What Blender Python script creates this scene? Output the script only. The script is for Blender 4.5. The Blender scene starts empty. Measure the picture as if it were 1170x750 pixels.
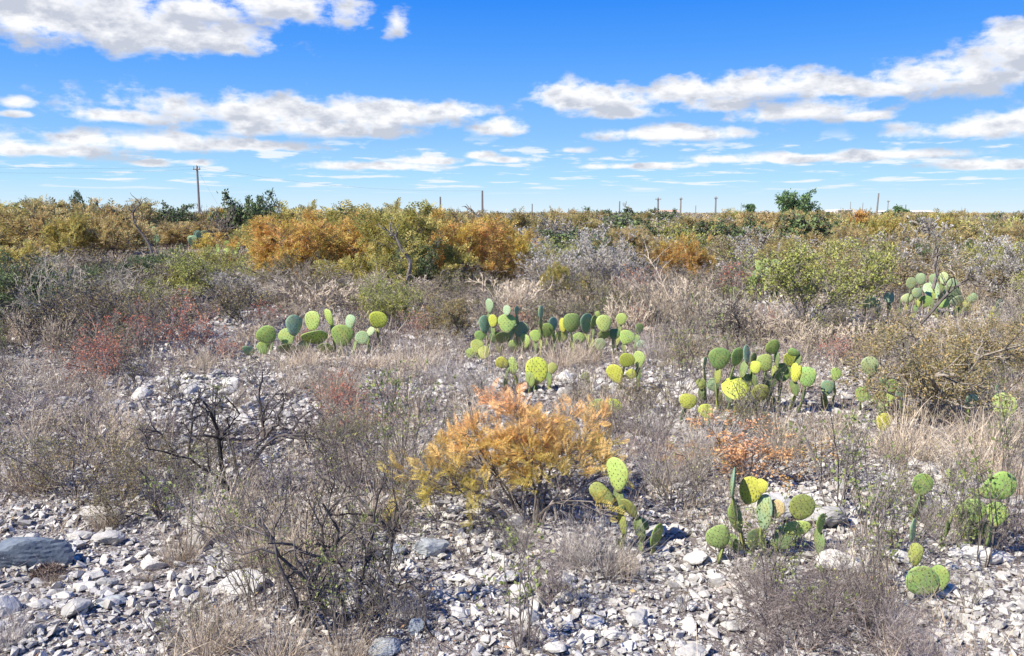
import bpy, bmesh, math, random
import numpy as np
from mathutils import Vector, Matrix
R = math.radians
S = bpy.context.scene
COL = S.collection

# ------------------------------------------------------------------ camera
W0, H0, F0 = 1170.0, 750.0, 918.0          # the photograph's frame and focal length in its pixels
EYE = 1.75
PITCH = math.atan((375 - 243) / F0)
cam_d = bpy.data.cameras.new('camera'); cam = bpy.data.objects.new('camera', cam_d); COL.objects.link(cam)
cam.location = (0, 0, EYE); cam.rotation_euler = (R(90) - PITCH, 0, 0)
cam_d.sensor_width = 36; cam_d.lens = 36 * F0 / W0
cam_d.clip_start = 0.05; cam_d.clip_end = 9000
S.camera = cam

# ------------------------------------------------------------------ world, sun, exposure
SUN = Vector((-0.66, -0.42, 0.80)).normalized()
sun_el = math.asin(SUN.z); sun_az = math.atan2(SUN.x, SUN.y)
S.view_settings.view_transform = 'Standard'; S.view_settings.look = 'None'
S.view_settings.exposure = 0.98; S.view_settings.gamma = 1.0
sd = bpy.data.lights.new('sun', 'SUN'); sd.energy = 4.3; sd.angle = R(0.6); sd.color = (1.0, 0.94, 0.84)
so = bpy.data.objects.new('sun', sd); COL.objects.link(so)
so.rotation_euler = SUN.to_track_quat('Z', 'Y').to_euler(); so.location = (-20, 5, 30)


def pix_dir(px, py):
    x = (px - W0 / 2) / F0; u = (375 - py) / F0
    c, s = math.cos(PITCH), math.sin(PITCH)
    return (x, c + u * s, u * c - s)


world = bpy.data.worlds.new('World'); S.world = world; world.use_nodes = True
world.cycles.sampling_method = 'NONE'
nt = world.node_tree; N = nt.nodes; LK = nt.links
for n in list(N): N.remove(n)


def mk(tree, t, **k):
    n = tree.nodes.new(t)
    for a, b in k.items(): setattr(n, a, b)
    return n


def mth(tree, op, a, b=None, clamp=False):
    n = mk(tree, 'ShaderNodeMath', operation=op, use_clamp=clamp)
    for i, v in enumerate((a, b)):
        if v is None: continue
        if isinstance(v, (int, float)): n.inputs[i].default_value = v
        else: tree.links.new(v, n.inputs[i])
    return n.outputs[0]


def vec(tree, op, a, b=None, c=None):
    n = mk(tree, 'ShaderNodeVectorMath', operation=op)
    for i, v in enumerate((a, b, c)):
        if v is None: continue
        if isinstance(v, tuple): n.inputs[i].default_value = v
        else: tree.links.new(v, n.inputs[i])
    return n


def maprange(tree, v, a, b, c=0.0, d=1.0, smooth=True):
    n = mk(tree, 'ShaderNodeMapRange', interpolation_type='SMOOTHSTEP' if smooth else 'LINEAR')
    tree.links.new(v, n.inputs['Value'])
    for k, x in zip(('From Min', 'From Max', 'To Min', 'To Max'), (a, b, c, d)): n.inputs[k].default_value = x
    return n.outputs[0]


CLOUDS = [  # x, y, half width, half height (angles measured on the photograph)
    (95, 22, 165, 34), (30, 6, 150, 34), (235, 44, 66, 21), (170, 40, 90, 26), (330, 8, 75, 20), (225, 12, 60, 16),
    (454, 28, 30, 30, .62), (345, 10, 90, 30, .25), (290, 127, 160, 21), (140, 133, 70, 9), (420, 131, 115, 17), (345, 146, 125, 14), (510, 127, 52, 9),
    (160, 162, 135, 11), (285, 166, 80, 7), (50, 171, 100, 10), (572, 146, 32, 11), (672, 114, 70, 18), (700, 128, 50, 9),
    (800, 105, 60, 17), (880, 101, 95, 18), (965, 99, 34, 12), (820, 120, 50, 12), (910, 128, 84, 14), (985, 133, 32, 6),
    (770, 153, 98, 9), (1095, 88, 95, 22), (1175, 66, 75, 28), (1020, 101, 40, 11), (1110, 148, 78, 12), (1175, 142, 50, 16),
    (430, 190, 84, 6), (488, 184, 44, 6), (580, 183, 34, 4), (548, 178, 20, 5), (735, 190, 66, 4), (905, 181, 110, 6),
    (1015, 177, 90, 6), (1130, 189, 62, 6), (650, 172, 26, 5, .3), (18, 117, 24, 8, .35), (22, 131, 24, 5, .35), (170, 187, 26, 5, .3), (228, 187, 22, 5, .3)]
geo = mk(nt, 'ShaderNodeTexCoord')
sep = mk(nt, 'ShaderNodeSeparateXYZ'); LK.new(geo.outputs['Generated'], sep.inputs[0])
az = mth(nt, 'ARCTAN2', sep.outputs['X'], sep.outputs['Y'])
el = mth(nt, 'ARCSINE', sep.outputs['Z'])
uv = mk(nt, 'ShaderNodeCombineXYZ'); LK.new(az, uv.inputs[0]); LK.new(el, uv.inputs[1]); LK.new(el, uv.inputs[2])


def cloud_group():
    g = bpy.data.node_groups.new('cloud_shapes', 'ShaderNodeTree')
    g.interface.new_socket('Vector', in_out='INPUT', socket_type='NodeSocketVector')
    g.interface.new_socket('Distance', in_out='OUTPUT', socket_type='NodeSocketFloat')
    gi = g.nodes.new('NodeGroupInput'); go = g.nodes.new('NodeGroupOutput')
    cur = None
    for (x, y, w, h, *off) in CLOUDS:
        d = Vector(pix_dir(x, y)); d.normalize()
        a, e = math.atan2(d.x, d.y), math.asin(d.z)
        w_, h_ = w / F0 / (1 + abs(a) * .3), h / F0
        k = 1.1 / h_
        m = vec(g, 'MULTIPLY_ADD', gi.outputs[0], (1 / w_, 1 / h_, -k), (-a / w_, -e / h_, e * k - .25))
        m2 = vec(g, 'MAXIMUM', m.outputs[0], (-1e4, -1e4, 0.0))
        ln = vec(g, 'LENGTH', m2.outputs[0]).outputs['Value']
        if off: ln = mth(g, 'ADD', ln, off[0])
        cur = ln if cur is None else mth(g, 'MINIMUM', cur, ln)
    g.links.new(cur, go.inputs[0])
    return g


cg = cloud_group()


def cloud_eval(off):
    v = vec(nt, 'ADD', uv.outputs[0], (0, off, off)).outputs[0]
    nv = vec(nt, 'MULTIPLY', v, (1.0, 1.9, 0.0)).outputs[0]
    no = mk(nt, 'ShaderNodeTexNoise', noise_dimensions='3D'); no.inputs['Scale'].default_value = 24
    no.inputs['Detail'].default_value = 9; no.inputs['Roughness'].default_value = 0.58
    LK.new(nv, no.inputs['Vector'])
    no2 = mk(nt, 'ShaderNodeTexNoise', noise_dimensions='3D'); no2.inputs['Scale'].default_value = 7
    no2.inputs['Detail'].default_value = 2; LK.new(nv, no2.inputs['Vector'])
    grp = mk(nt, 'ShaderNodeGroup'); grp.node_tree = cg; LK.new(v, grp.inputs[0])
    f = mth(nt, 'ADD', grp.outputs[0], mth(nt, 'MULTIPLY', mth(nt, 'SUBTRACT', no.outputs['Fac'], 0.5), 2.9))
    f = mth(nt, 'ADD', f, mth(nt, 'MULTIPLY', mth(nt, 'SUBTRACT', no2.outputs['Fac'], 0.5), 1.2))
    return f, no.outputs['Fac']


f0, n0 = cloud_eval(0.0)
f1, n1 = cloud_eval(0.016)
dens = maprange(nt, f0, 1.26, 0.46)
above = maprange(nt, f1, 1.12, 0.40)
# thin flat clouds low over the horizon
lv = mk(nt, 'ShaderNodeCombineXYZ')
inv = mth(nt, 'DIVIDE', 1.0, mth(nt, 'ADD', el, 0.028))
LK.new(mth(nt, 'MULTIPLY', az, 15.0), lv.inputs[0]); LK.new(mth(nt, 'MULTIPLY', inv, .8), lv.inputs[1])
ln_ = mk(nt, 'ShaderNodeTexNoise', noise_dimensions='3D'); ln_.inputs['Scale'].default_value = 1.0
ln_.inputs['Detail'].default_value = 6; ln_.inputs['Roughness'].default_value = 0.55; LK.new(lv.outputs[0], ln_.inputs['Vector'])
band = mth(nt, 'MULTIPLY', maprange(nt, el, 0.018, 0.035), maprange(nt, el, 0.098, 0.07))
low = mth(nt, 'MULTIPLY', mth(nt, 'MULTIPLY', maprange(nt, ln_.outputs['Fac'], 0.53, 0.64), band), 0.85)
sky = mk(nt, 'ShaderNodeTexSky', sky_type='NISHITA'); sky.sun_disc = False
sky.sun_elevation = sun_el; sky.sun_rotation = sun_az; sky.altitude = 200; sky.air_density = 1.0; sky.dust_density = 0.3; sky.ozone_density = 3.0
hs = mk(nt, 'ShaderNodeMix', data_type='RGBA'); hs.inputs['Factor'].default_value = .97   # deep clear blue, paling to the horizon
cr = mk(nt, 'ShaderNodeValToRGB'); LK.new(mth(nt, 'MULTIPLY', el, 1.0, True), cr.inputs[0]); cr.color_ramp.interpolation = 'LINEAR'
cr.color_ramp.elements[0].position = 0.0; cr.color_ramp.elements[0].color = (.76, .93, 1.05, 1)
cr.color_ramp.elements[1].position = .9; cr.color_ramp.elements[1].color = (.02, .13, .65, 1)
for p_, c_ in ((.04, (.46, .79, 1.06, 1)), (.09, (.27, .59, 1.06, 1)), (.15, (.145, .45, 1.06, 1)), (.19, (.085, .37, 1.04, 1)), (.25, (.028, .275, 1.0, 1)), (.45, (.02, .2, .85, 1))):
    e_ = cr.color_ramp.elements.new(p_); e_.color = c_
sc5 = vec(nt, 'MULTIPLY', cr.outputs[0], (5.4, 5.4, 5.4))
LK.new(sky.outputs[0], hs.inputs['A']); LK.new(sc5.outputs[0], hs.inputs['B'])
ramp = mk(nt, 'ShaderNodeMix', data_type='RGBA')       # cloud tone: sunlit tops to grey bases
shade = mth(nt, 'ADD', mth(nt, 'MULTIPLY', above, 0.72), mth(nt, 'MULTIPLY', mth(nt, 'SUBTRACT', n1, n0), 4.0), True)
LK.new(shade, ramp.inputs['Factor'])
ramp.inputs['A'].default_value = (5.9, 5.9, 5.95, 1); ramp.inputs['B'].default_value = (3.35, 3.55, 4.05, 1)
m1 = mk(nt, 'ShaderNodeMix', data_type='RGBA'); LK.new(low, m1.inputs['Factor']); LK.new(hs.outputs['Result'], m1.inputs['A']); m1.inputs['B'].default_value = (5.2, 5.5, 5.9, 1)
m2 = mk(nt, 'ShaderNodeMix', data_type='RGBA'); LK.new(mth(nt, 'MULTIPLY', dens, 0.97), m2.inputs['Factor'])
LK.new(m1.outputs['Result'], m2.inputs['A']); LK.new(ramp.outputs['Result'], m2.inputs['B'])
bg = mk(nt, 'ShaderNodeBackground'); bg.inputs['Strength'].default_value = 0.09
LK.new(m2.outputs['Result'], bg.inputs['Color'])
wo = mk(nt, 'ShaderNodeOutputWorld'); LK.new(bg.outputs[0], wo.inputs['Surface'])

S.cycles.max_bounces = 5; S.cycles.diffuse_bounces = 3; S.cycles.transmission_bounces = 3
S.cycles.use_adaptive_sampling = True; S.cycles.adaptive_threshold = 0.02


# ------------------------------------------------------------------ helpers
def hz(x, y):
    """height of the ground"""
    x = np.asarray(x, float); y = np.asarray(y, float)
    return (0.035 * np.sin(x * 1.3 + .6) * np.cos(y * .9 + 1.1) + 0.02 * np.sin(x * 3.1 + y * 2.3)
            + 0.06 * np.sin(x * .31 + 1.0) * np.sin(y * .27 + .4) * np.clip(y / 12, 0, 1)
            + 0.012 * np.sin(x * 7.3 - y * 5.1 + .5) - 0.02)


def at(px, py):
    d = pix_dir(px, py); t = EYE / -d[2]
    x, y = d[0] * t, d[1] * t
    return Vector((x, y, float(hz(x, y))))


def at_y(px, py, Y):
    d = pix_dir(px, py); t = Y / d[1]
    return Vector((d[0] * t, Y, EYE + d[2] * t))


def proj(x, y, z=0.0):
    c, s = math.cos(PITCH), math.sin(PITCH)
    dz = z - EYE
    depth = y * c - dz * s
    return W0 / 2 + F0 * x / depth, 375 - F0 * (y * s + dz * c) / depth


class Mesh:
    """collects vertices, triangles and quads from arrays; build() makes one mesh"""
    def __init__(s): s.v = []; s.f = []; s.m = []; s.c = []; s.n = 0
    def add(s, v, f, mat=0, col=None):
        v = np.asarray(v, np.float32).reshape(-1, 3); f = np.asarray(f, np.int64)
        s.v.append(v); s.f.append(f + s.n); s.m.append(np.full(len(f), mat, np.int32)); s.n += len(v)
        if col is not None: s.c.append(np.broadcast_to(np.asarray(col, np.float32), (len(v), 3)))
    def data(s, name, mats, smooth=False):
        me = bpy.data.meshes.new(name)
        v = np.concatenate(s.v)
        nl = [f.shape[1] for f in s.f]
        loops = np.concatenate([f.ravel() for f in s.f])
        tot = np.concatenate([np.full(len(f), k, np.int32) for f, k in zip(s.f, nl)])
        st = np.zeros(len(tot), np.int32); st[1:] = np.cumsum(tot)[:-1]
        me.vertices.add(len(v)); me.vertices.foreach_set('co', v.ravel())
        me.loops.add(len(loops)); me.loops.foreach_set('vertex_index', loops.astype(np.int32))
        me.polygons.add(len(tot)); me.polygons.foreach_set('loop_start', st)
        me.polygons.foreach_set('material_index', np.concatenate(s.m))
        me.polygons.foreach_set('use_smooth', np.full(len(tot), smooth))
        for m in mats: me.materials.append(m)
        if s.c:
            a = me.attributes.new('tint', 'FLOAT_COLOR', 'POINT')
            c = np.concatenate(s.c); c = np.concatenate([c, np.ones((len(c), 1), np.float32)], 1)
            a.data.foreach_set('color', c.ravel())
        me.update(calc_edges=True); me.validate()
        return me


def norm(a): return a / np.maximum(np.linalg.norm(a, axis=-1, keepdims=True), 1e-9)


def tubes(P, Rr, sides=3):
    n, K, _ = P.shape
    T = norm(np.gradient(P, axis=1))
    ref = np.where(np.abs(T[:, :1, 2:3]) < .8, np.array([0, 0, 1.]), np.array([1., 0, 0]))
    U = norm(np.cross(T, ref)); V = np.cross(T, U)
    a = np.arange(sides) * 2 * np.pi / sides
    ring = U[:, :, None, :] * np.cos(a)[None, None, :, None] + V[:, :, None, :] * np.sin(a)[None, None, :, None]
    v = P[:, :, None, :] + ring * Rr[:, :, None, None]
    idx = np.arange(n * K * sides).reshape(n, K, sides)
    a0 = idx[:, :-1]; a1 = idx[:, 1:]
    f = np.stack([a0, np.roll(a0, -1, 2), np.roll(a1, -1, 2), a1], -1).reshape(-1, 4)
    return v.reshape(-1, 3), f


def ribbons(P, Wd, rng):
    n, K, _ = P.shape
    T = norm(np.gradient(P, axis=1))
    side = rng.normal(size=(n, 1, 3)); side = norm(np.cross(T, side))
    v = np.stack([P - side * Wd[:, :, None], P + side * Wd[:, :, None]], 2)
    idx = np.arange(n * K * 2).reshape(n, K, 2)
    f = np.stack([idx[:, :-1, 0], idx[:, :-1, 1], idx[:, 1:, 1], idx[:, 1:, 0]], -1).reshape(-1, 4)
    return v.reshape(-1, 3), f


def stamp(tv, tf, O, X, Y, Z, scale):
    """copies of a small template at many frames"""
    tv = np.asarray(tv, float); tf = np.asarray(tf)
    sc = np.asarray(scale, float)
    if sc.ndim == 1: sc = sc[:, None].repeat(3, 1)
    B = np.stack([X * sc[:, 0:1], Y * sc[:, 1:2], Z * sc[:, 2:3]], 1)
    v = O[:, None, :] + np.einsum('vk,nkj->nvj', tv, B)
    f = tf[None] + (np.arange(len(O)) * len(tv))[:, None, None]
    return v.reshape(-1, 3), f.reshape(-1, tf.shape[1])


def frames(D, rng, up=0.0):
    """X along D, Z a normal that prefers up by the given weight"""
    X = norm(D); Z = rng.normal(size=D.shape) + np.array([0, 0, up]); Z = norm(Z - (Z * X).sum(-1, keepdims=True) * X)
    return X, np.cross(Z, X), Z


def polyline(rng, start, dirs, length, K, wig, up):
    n = len(start); P = np.zeros((n, K, 3)); P[:, 0] = start; d = norm(dirs)
    step = (length / (K - 1))[:, None]
    for k in range(1, K):
        d = norm(d + rng.normal(size=(n, 3)) * wig + np.array([0, 0, up]))
        P[:, k] = P[:, k - 1] + d * step
    return P


def sample(P, t):
    K = P.shape[1]; s = t * (K - 1); i = np.minimum(s.astype(int), K - 2); f = (s - i)[:, None]
    r = np.arange(len(P)); a = P[r, i]; b = P[r, i + 1]
    return a * (1 - f) + b * f, norm(b - a)


def grow(rng, height, n0=8, r0=.08, tilt=(5, 45), wig=.18, up=.05, r_base=.012, kids=(7, 6), ratio=(.5, .45), ang=(35, 70),
         K=(7, 5, 4), kup=.0, tmin=.25, taper=.35):
    phi = rng.uniform(0, 2 * np.pi, n0); th = np.radians(rng.uniform(*tilt, n0))
    D = np.stack([np.sin(th) * np.cos(phi), np.sin(th) * np.sin(phi), np.cos(th)], 1)
    B = np.stack([np.cos(phi), np.sin(phi), phi * 0], 1) * rng.uniform(0, r0, n0)[:, None]; B[:, 2] = -.03
    L = height * rng.uniform(.75, 1.1, n0)
    P = polyline(rng, B, D, L, K[0], wig, up)
    rr = r_base * rng.uniform(.6, 1.2, n0)[:, None] * np.linspace(1, taper, K[0])[None]
    out = [(P, rr, L)]
    for lv, (c, ra) in enumerate(zip(kids, ratio)):
        Pp, Rp, Lp = out[-1]; n = len(Pp)
        par = np.repeat(np.arange(n), c); t = rng.uniform(tmin, 1, len(par))
        o, td = sample(Pp[par], t)
        a = np.radians(rng.uniform(*ang, len(par)))[:, None]
        q = rng.normal(size=(len(par), 3)) + [0, 0, .25]; q = norm(q - (q * td).sum(-1, keepdims=True) * td)
        d = td * np.cos(a) + q * np.sin(a)
        Lc = Lp[par] * ra * rng.uniform(.5, 1.2, len(par)) * (1.15 - .5 * t)
        k = K[lv + 1]
        Pc = polyline(rng, o, d, Lc, k, wig * 1.3, kup)
        ip = np.minimum((t * (Rp.shape[1] - 1)).astype(int), Rp.shape[1] - 1)
        r1 = Rp[par, ip] * .62
        out.append((Pc, r1[:, None] * np.linspace(1, taper, k)[None], Lc))
    return out


def fit(levels, height, width=None):
    """scale a grown plant to a height (and a width) in metres"""
    allp = np.concatenate([P.reshape(-1, 3) for P, _, _ in levels])
    sz = height / np.percentile(allp[:, 2], 99.5)
    sx = sz if width is None else width / (np.percentile(allp[:, 0], 98.5) - np.percentile(allp[:, 0], 1.5))
    sc = np.array([sx, sx, sz])
    return [(P * sc, r, L * sz) for P, r, L in levels]


# ------------------------------------------------------------------ materials
def new_mat(name):
    m = bpy.data.materials.new(name); m.use_nodes = True; t = m.node_tree
    for n in list(t.nodes): t.nodes.remove(n)
    return m, t, mk(t, 'ShaderNodeOutputMaterial')


def mixc(t, f, a, b, mode='MIX'):
    n = mk(t, 'ShaderNodeMix', data_type='RGBA', blend_type=mode)
    for s, v in (('Factor', f), ('A', a), ('B', b)):
        if isinstance(v, (int, float)): n.inputs[s].default_value = v
        elif isinstance(v, tuple): n.inputs[s].default_value = (*v, 1)
        else: t.links.new(v, n.inputs[s])
    return n.outputs['Result']


def noise(t, scale, detail=3, rough=.5, coord=None, seed_random=False):
    n = mk(t, 'ShaderNodeTexNoise', noise_dimensions='4D' if seed_random else '3D')
    n.inputs['Scale'].default_value = scale; n.inputs['Detail'].default_value = detail; n.inputs['Roughness'].default_value = rough
    if coord is None: coord = mk(t, 'ShaderNodeTexCoord').outputs['Object']
    t.links.new(coord, n.inputs['Vector'])
    if seed_random:
        oi = mk(t, 'ShaderNodeObjectInfo'); t.links.new(mth(t, 'MULTIPLY', oi.outputs['Random'], 37.0), n.inputs['W'])
    return n.outputs['Fac']


def leaf_mat(name, c1, c2, trans=.35, var=.45, patch=2.2, inst=.9, rough=.55, c3=None, zg=False):
    """leaves: two tones that mix in patches and from plant to plant, each leaf a little different, light passing through"""
    m, t, out = new_mat(name)
    oi = mk(t, 'ShaderNodeObjectInfo'); ge = mk(t, 'ShaderNodeNewGeometry')
    f = noise(t, patch, 2, .6, seed_random=True)
    f = mth(t, 'ADD', mth(t, 'MULTIPLY', mth(t, 'SUBTRACT', f, .5), 3.0), .5)
    f = mth(t, 'ADD', f, mth(t, 'MULTIPLY', mth(t, 'SUBTRACT', oi.outputs['Random'], .5), inst), True)
    if zg:
        sz = mk(t, 'ShaderNodeSeparateXYZ'); t.links.new(mk(t, 'ShaderNodeTexCoord').outputs['Object'], sz.inputs[0])
        f = mth(t, 'ADD', mth(t, 'MULTIPLY', f, .55), mth(t, 'MULTIPLY', mth(t, 'SUBTRACT', sz.outputs['Z'], .39), 1.6), True)
    col = mixc(t, f, c1, c2)
    if c3: col = mixc(t, maprange(t, ge.outputs['Random Per Island'], .72, .8), col, c3)
    br = mth(t, 'ADD', mth(t, 'MULTIPLY', ge.outputs['Random Per Island'], var * 2), 1 - var)
    cmb = mk(t, 'ShaderNodeCombineXYZ')
    for i in range(3): t.links.new(br, cmb.inputs[i])
    col = mixc(t, 1.0, col, cmb.outputs[0], 'MULTIPLY')
    d = mk(t, 'ShaderNodeBsdfPrincipled'); d.inputs['Roughness'].default_value = rough; d.inputs['Specular IOR Level'].default_value = .25
    tr = mk(t, 'ShaderNodeBsdfTranslucent'); t.links.new(col, d.inputs['Base Color']); t.links.new(col, tr.inputs['Color'])
    mx = mk(t, 'ShaderNodeMixShader'); mx.inputs[0].default_value = trans
    t.links.new(d.outputs[0], mx.inputs[1]); t.links.new(tr.outputs[0], mx.inputs[2]); t.links.new(mx.outputs[0], out.inputs[0])
    return m


def bark_mat(name, c1, c2, scale=14, inst=.35):
    m, t, out = new_mat(name)
    f = noise(t, scale, 3, .65, seed_random=True)
    ge = mk(t, 'ShaderNodeNewGeometry'); oi = mk(t, 'ShaderNodeObjectInfo')
    f = mth(t, 'ADD', mth(t, 'MULTIPLY', mth(t, 'SUBTRACT', f, .5), 2.2), mth(t, 'MULTIPLY', ge.outputs['Random Per Island'], .9), True)
    col = mixc(t, f, c1, c2)
    hsv = mk(t, 'ShaderNodeHueSaturation'); t.links.new(col, hsv.inputs['Color'])
    t.links.new(mth(t, 'ADD', mth(t, 'MULTIPLY', oi.outputs['Random'], inst * 2), 1 - inst), hsv.inputs['Value'])
    d = mk(t, 'ShaderNodeBsdfPrincipled'); d.inputs['Roughness'].default_value = .85; d.inputs['Specular IOR Level'].default_value = .15
    t.links.new(hsv.outputs[0], d.inputs['Base Color']); t.links.new(d.outputs[0], out.inputs[0])
    return m


def attr_mat(name, trans=.25, var=.4):
    m, t, out = new_mat(name)
    at_ = mk(t, 'ShaderNodeAttribute', attribute_name='tint'); ge = mk(t, 'ShaderNodeNewGeometry')
    br = mth(t, 'ADD', mth(t, 'MULTIPLY', ge.outputs['Random Per Island'], var * 2), 1 - var)
    cmb = mk(t, 'ShaderNodeCombineXYZ')
    for i in range(3): t.links.new(br, cmb.inputs[i])
    col = mixc(t, 1.0, at_.outputs['Color'], cmb.outputs[0], 'MULTIPLY')
    d = mk(t, 'ShaderNodeBsdfDiffuse'); tr = mk(t, 'ShaderNodeBsdfTranslucent')
    t.links.new(col, d.inputs[0]); t.links.new(col, tr.inputs[0])
    mx = mk(t, 'ShaderNodeMixShader'); mx.inputs[0].default_value = trans
    t.links.new(d.outputs[0], mx.inputs[1]); t.links.new(tr.outputs[0], mx.inputs[2]); t.links.new(mx.outputs[0], out.inputs[0])
    return m


def rock_mat(name, lo, hi, tan, scale=9, attr=False, bump=.5):
    m, t, out = new_mat(name)
    ge = mk(t, 'ShaderNodeNewGeometry'); oi = mk(t, 'ShaderNodeObjectInfo')
    co = ge.outputs['Position']
    f1 = noise(t, scale, 6, .65, co); f2 = noise(t, scale * .35, 3, .5, co); f3 = noise(t, scale * 7, 3, .6, co)
    rnd = ge.outputs['Random Per Island'] if attr else oi.outputs['Random']
    f = mth(t, 'ADD', mth(t, 'MULTIPLY', mth(t, 'SUBTRACT', f1, .5), 1.6), mth(t, 'ADD', mth(t, 'MULTIPLY', rnd, .75), .15), True)
    col = mixc(t, f, lo, hi)
    pw = mth(t, 'MULTIPLY', maprange(t, f2, .5, .72), mth(t, 'MULTIPLY', maprange(t, rnd, .35, .9), .8))
    col = mixc(t, pw, col, tan)
    col = mixc(t, mth(t, 'MULTIPLY', maprange(t, f3, .62, .72), .55), col, tuple(c * .45 for c in lo))   # pits and lichen
    d = mk(t, 'ShaderNodeBsdfPrincipled'); d.inputs['Roughness'].default_value = .9; d.inputs['Specular IOR Level'].default_value = .2
    b = mk(t, 'ShaderNodeBump'); b.inputs['Strength'].default_value = bump; b.inputs['Distance'].default_value = .012
    t.links.new(mth(t, 'ADD', f1, mth(t, 'MULTIPLY', f3, .5)), b.inputs['Height']); t.links.new(b.outputs[0], d.inputs['Normal'])
    t.links.new(col, d.inputs['Base Color']); t.links.new(d.outputs[0], out.inputs[0])
    return m


def plain_mat(name, c, rough=.7, n_amt=.15, scale=6, metal=0.0):
    m, t, out = new_mat(name)
    f = noise(t, scale, 4, .6)
    col = mixc(t, f, tuple(x * (1 - n_amt) for x in c), tuple(min(1, x * (1 + n_amt)) for x in c))
    d = mk(t, 'ShaderNodeBsdfPrincipled'); d.inputs['Roughness'].default_value = rough; d.inputs['Metallic'].default_value = metal
    t.links.new(col, d.inputs['Base Color']); t.links.new(d.outputs[0], out.inputs[0])
    return m


M = dict(
    gold=leaf_mat('golden leaves', (.62, .46, .10), (.78, .43, .18), .45, .45, 1.3, .3, c3=(.46, .38, .10)),
    hero=leaf_mat('orange feathery leaves', (.60, .50, .12), (.92, .50, .24), .45, .35, 3.2, .1, zg=True),
    yolive=leaf_mat('yellow olive leaves', (.50, .46, .14), (.66, .50, .16), .45, .45, 2.6, .5, c3=(.28, .28, .09)),
    ochre=leaf_mat('brown ochre leaves', (.52, .43, .17), (.62, .44, .20), .4, .5, 2.4, .9, c3=(.26, .25, .11)),
    olive=leaf_mat('olive leaves', (.35, .38, .10), (.52, .49, .14), .35, .45, 2.0, .6),
    green=leaf_mat('dark green leaves', (.09, .14, .06), (.18, .23, .09), .25, .5, 2.0, .8),
    scrub=leaf_mat('brown green leaves', (.24, .26, .09), (.40, .29, .13), .3, .5, 3.0, .8),
    tree=leaf_mat('tree leaves', (.11, .20, .08), (.16, .25, .10), .3, .5, 1.0, .5),
    russet=leaf_mat('russet leaves', (.31, .29, .12), (.42, .32, .14), .35, .5, 3.0, .5, c3=(.44, .31, .13)),
    rust=leaf_mat('red leaves', (.60, .20, .13), (.62, .32, .17), .4, .45, 3.0, .6),
    amber=leaf_mat('amber leaves', (.74, .40, .23), (.66, .44, .16), .4, .45, 3.0, .4),
    fresh=leaf_mat('small green leaves', (.34, .38, .12), (.26, .32, .10), .4, .4, 3.0, .5),
    silver=leaf_mat('white seed tufts', (.66, .63, .58), (.50, .47, .42), .3, .25, 2.0, .5),
    bark=bark_mat('dark bark', (.08, .068, .06), (.27, .235, .205)),
    black=bark_mat('blackish bark', (.05, .043, .04), (.19, .165, .15)),
    grey=bark_mat('grey bark', (.16, .135, .105), (.50, .44, .355)),
    pale=bark_mat('pale twigs', (.27, .22, .165), (.68, .57, .43)),
    purple=bark_mat('purple brown twigs', (.16, .13, .118), (.44, .365, .33)),
    gravel=rock_mat('gravel', (.24, .225, .205), (.66, .63, .57), (.54, .46, .37), 22, True),
    stone=rock_mat('limestone', (.32, .31, .285), (.64, .61, .55), (.54, .46, .37), 9),
    bluestone=rock_mat('blue grey stone', (.10, .125, .155), (.27, .30, .33), (.34, .32, .30), 8),
    greystone=rock_mat('smooth grey stone', (.28, .30, .305), (.42, .435, .425), (.40, .38, .35), 10, bump=.6),
    dung=rock_mat('brown clod', (.10, .075, .065), (.24, .185, .16), (.2, .15, .13), 30, bump=1.0),
)


def prop(o, label=None, cat=None, group=None, kind=None):
    for k, v in (('label', label), ('category', cat), ('group', group), ('kind', kind)):
        if v: o[k] = v
    return o


def link(name, me, parent=None, loc=None):
    o = bpy.data.objects.new(name, me); COL.objects.link(o)
    if parent: o.parent = parent
    if loc is not None: o.location = loc
    return o


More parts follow.
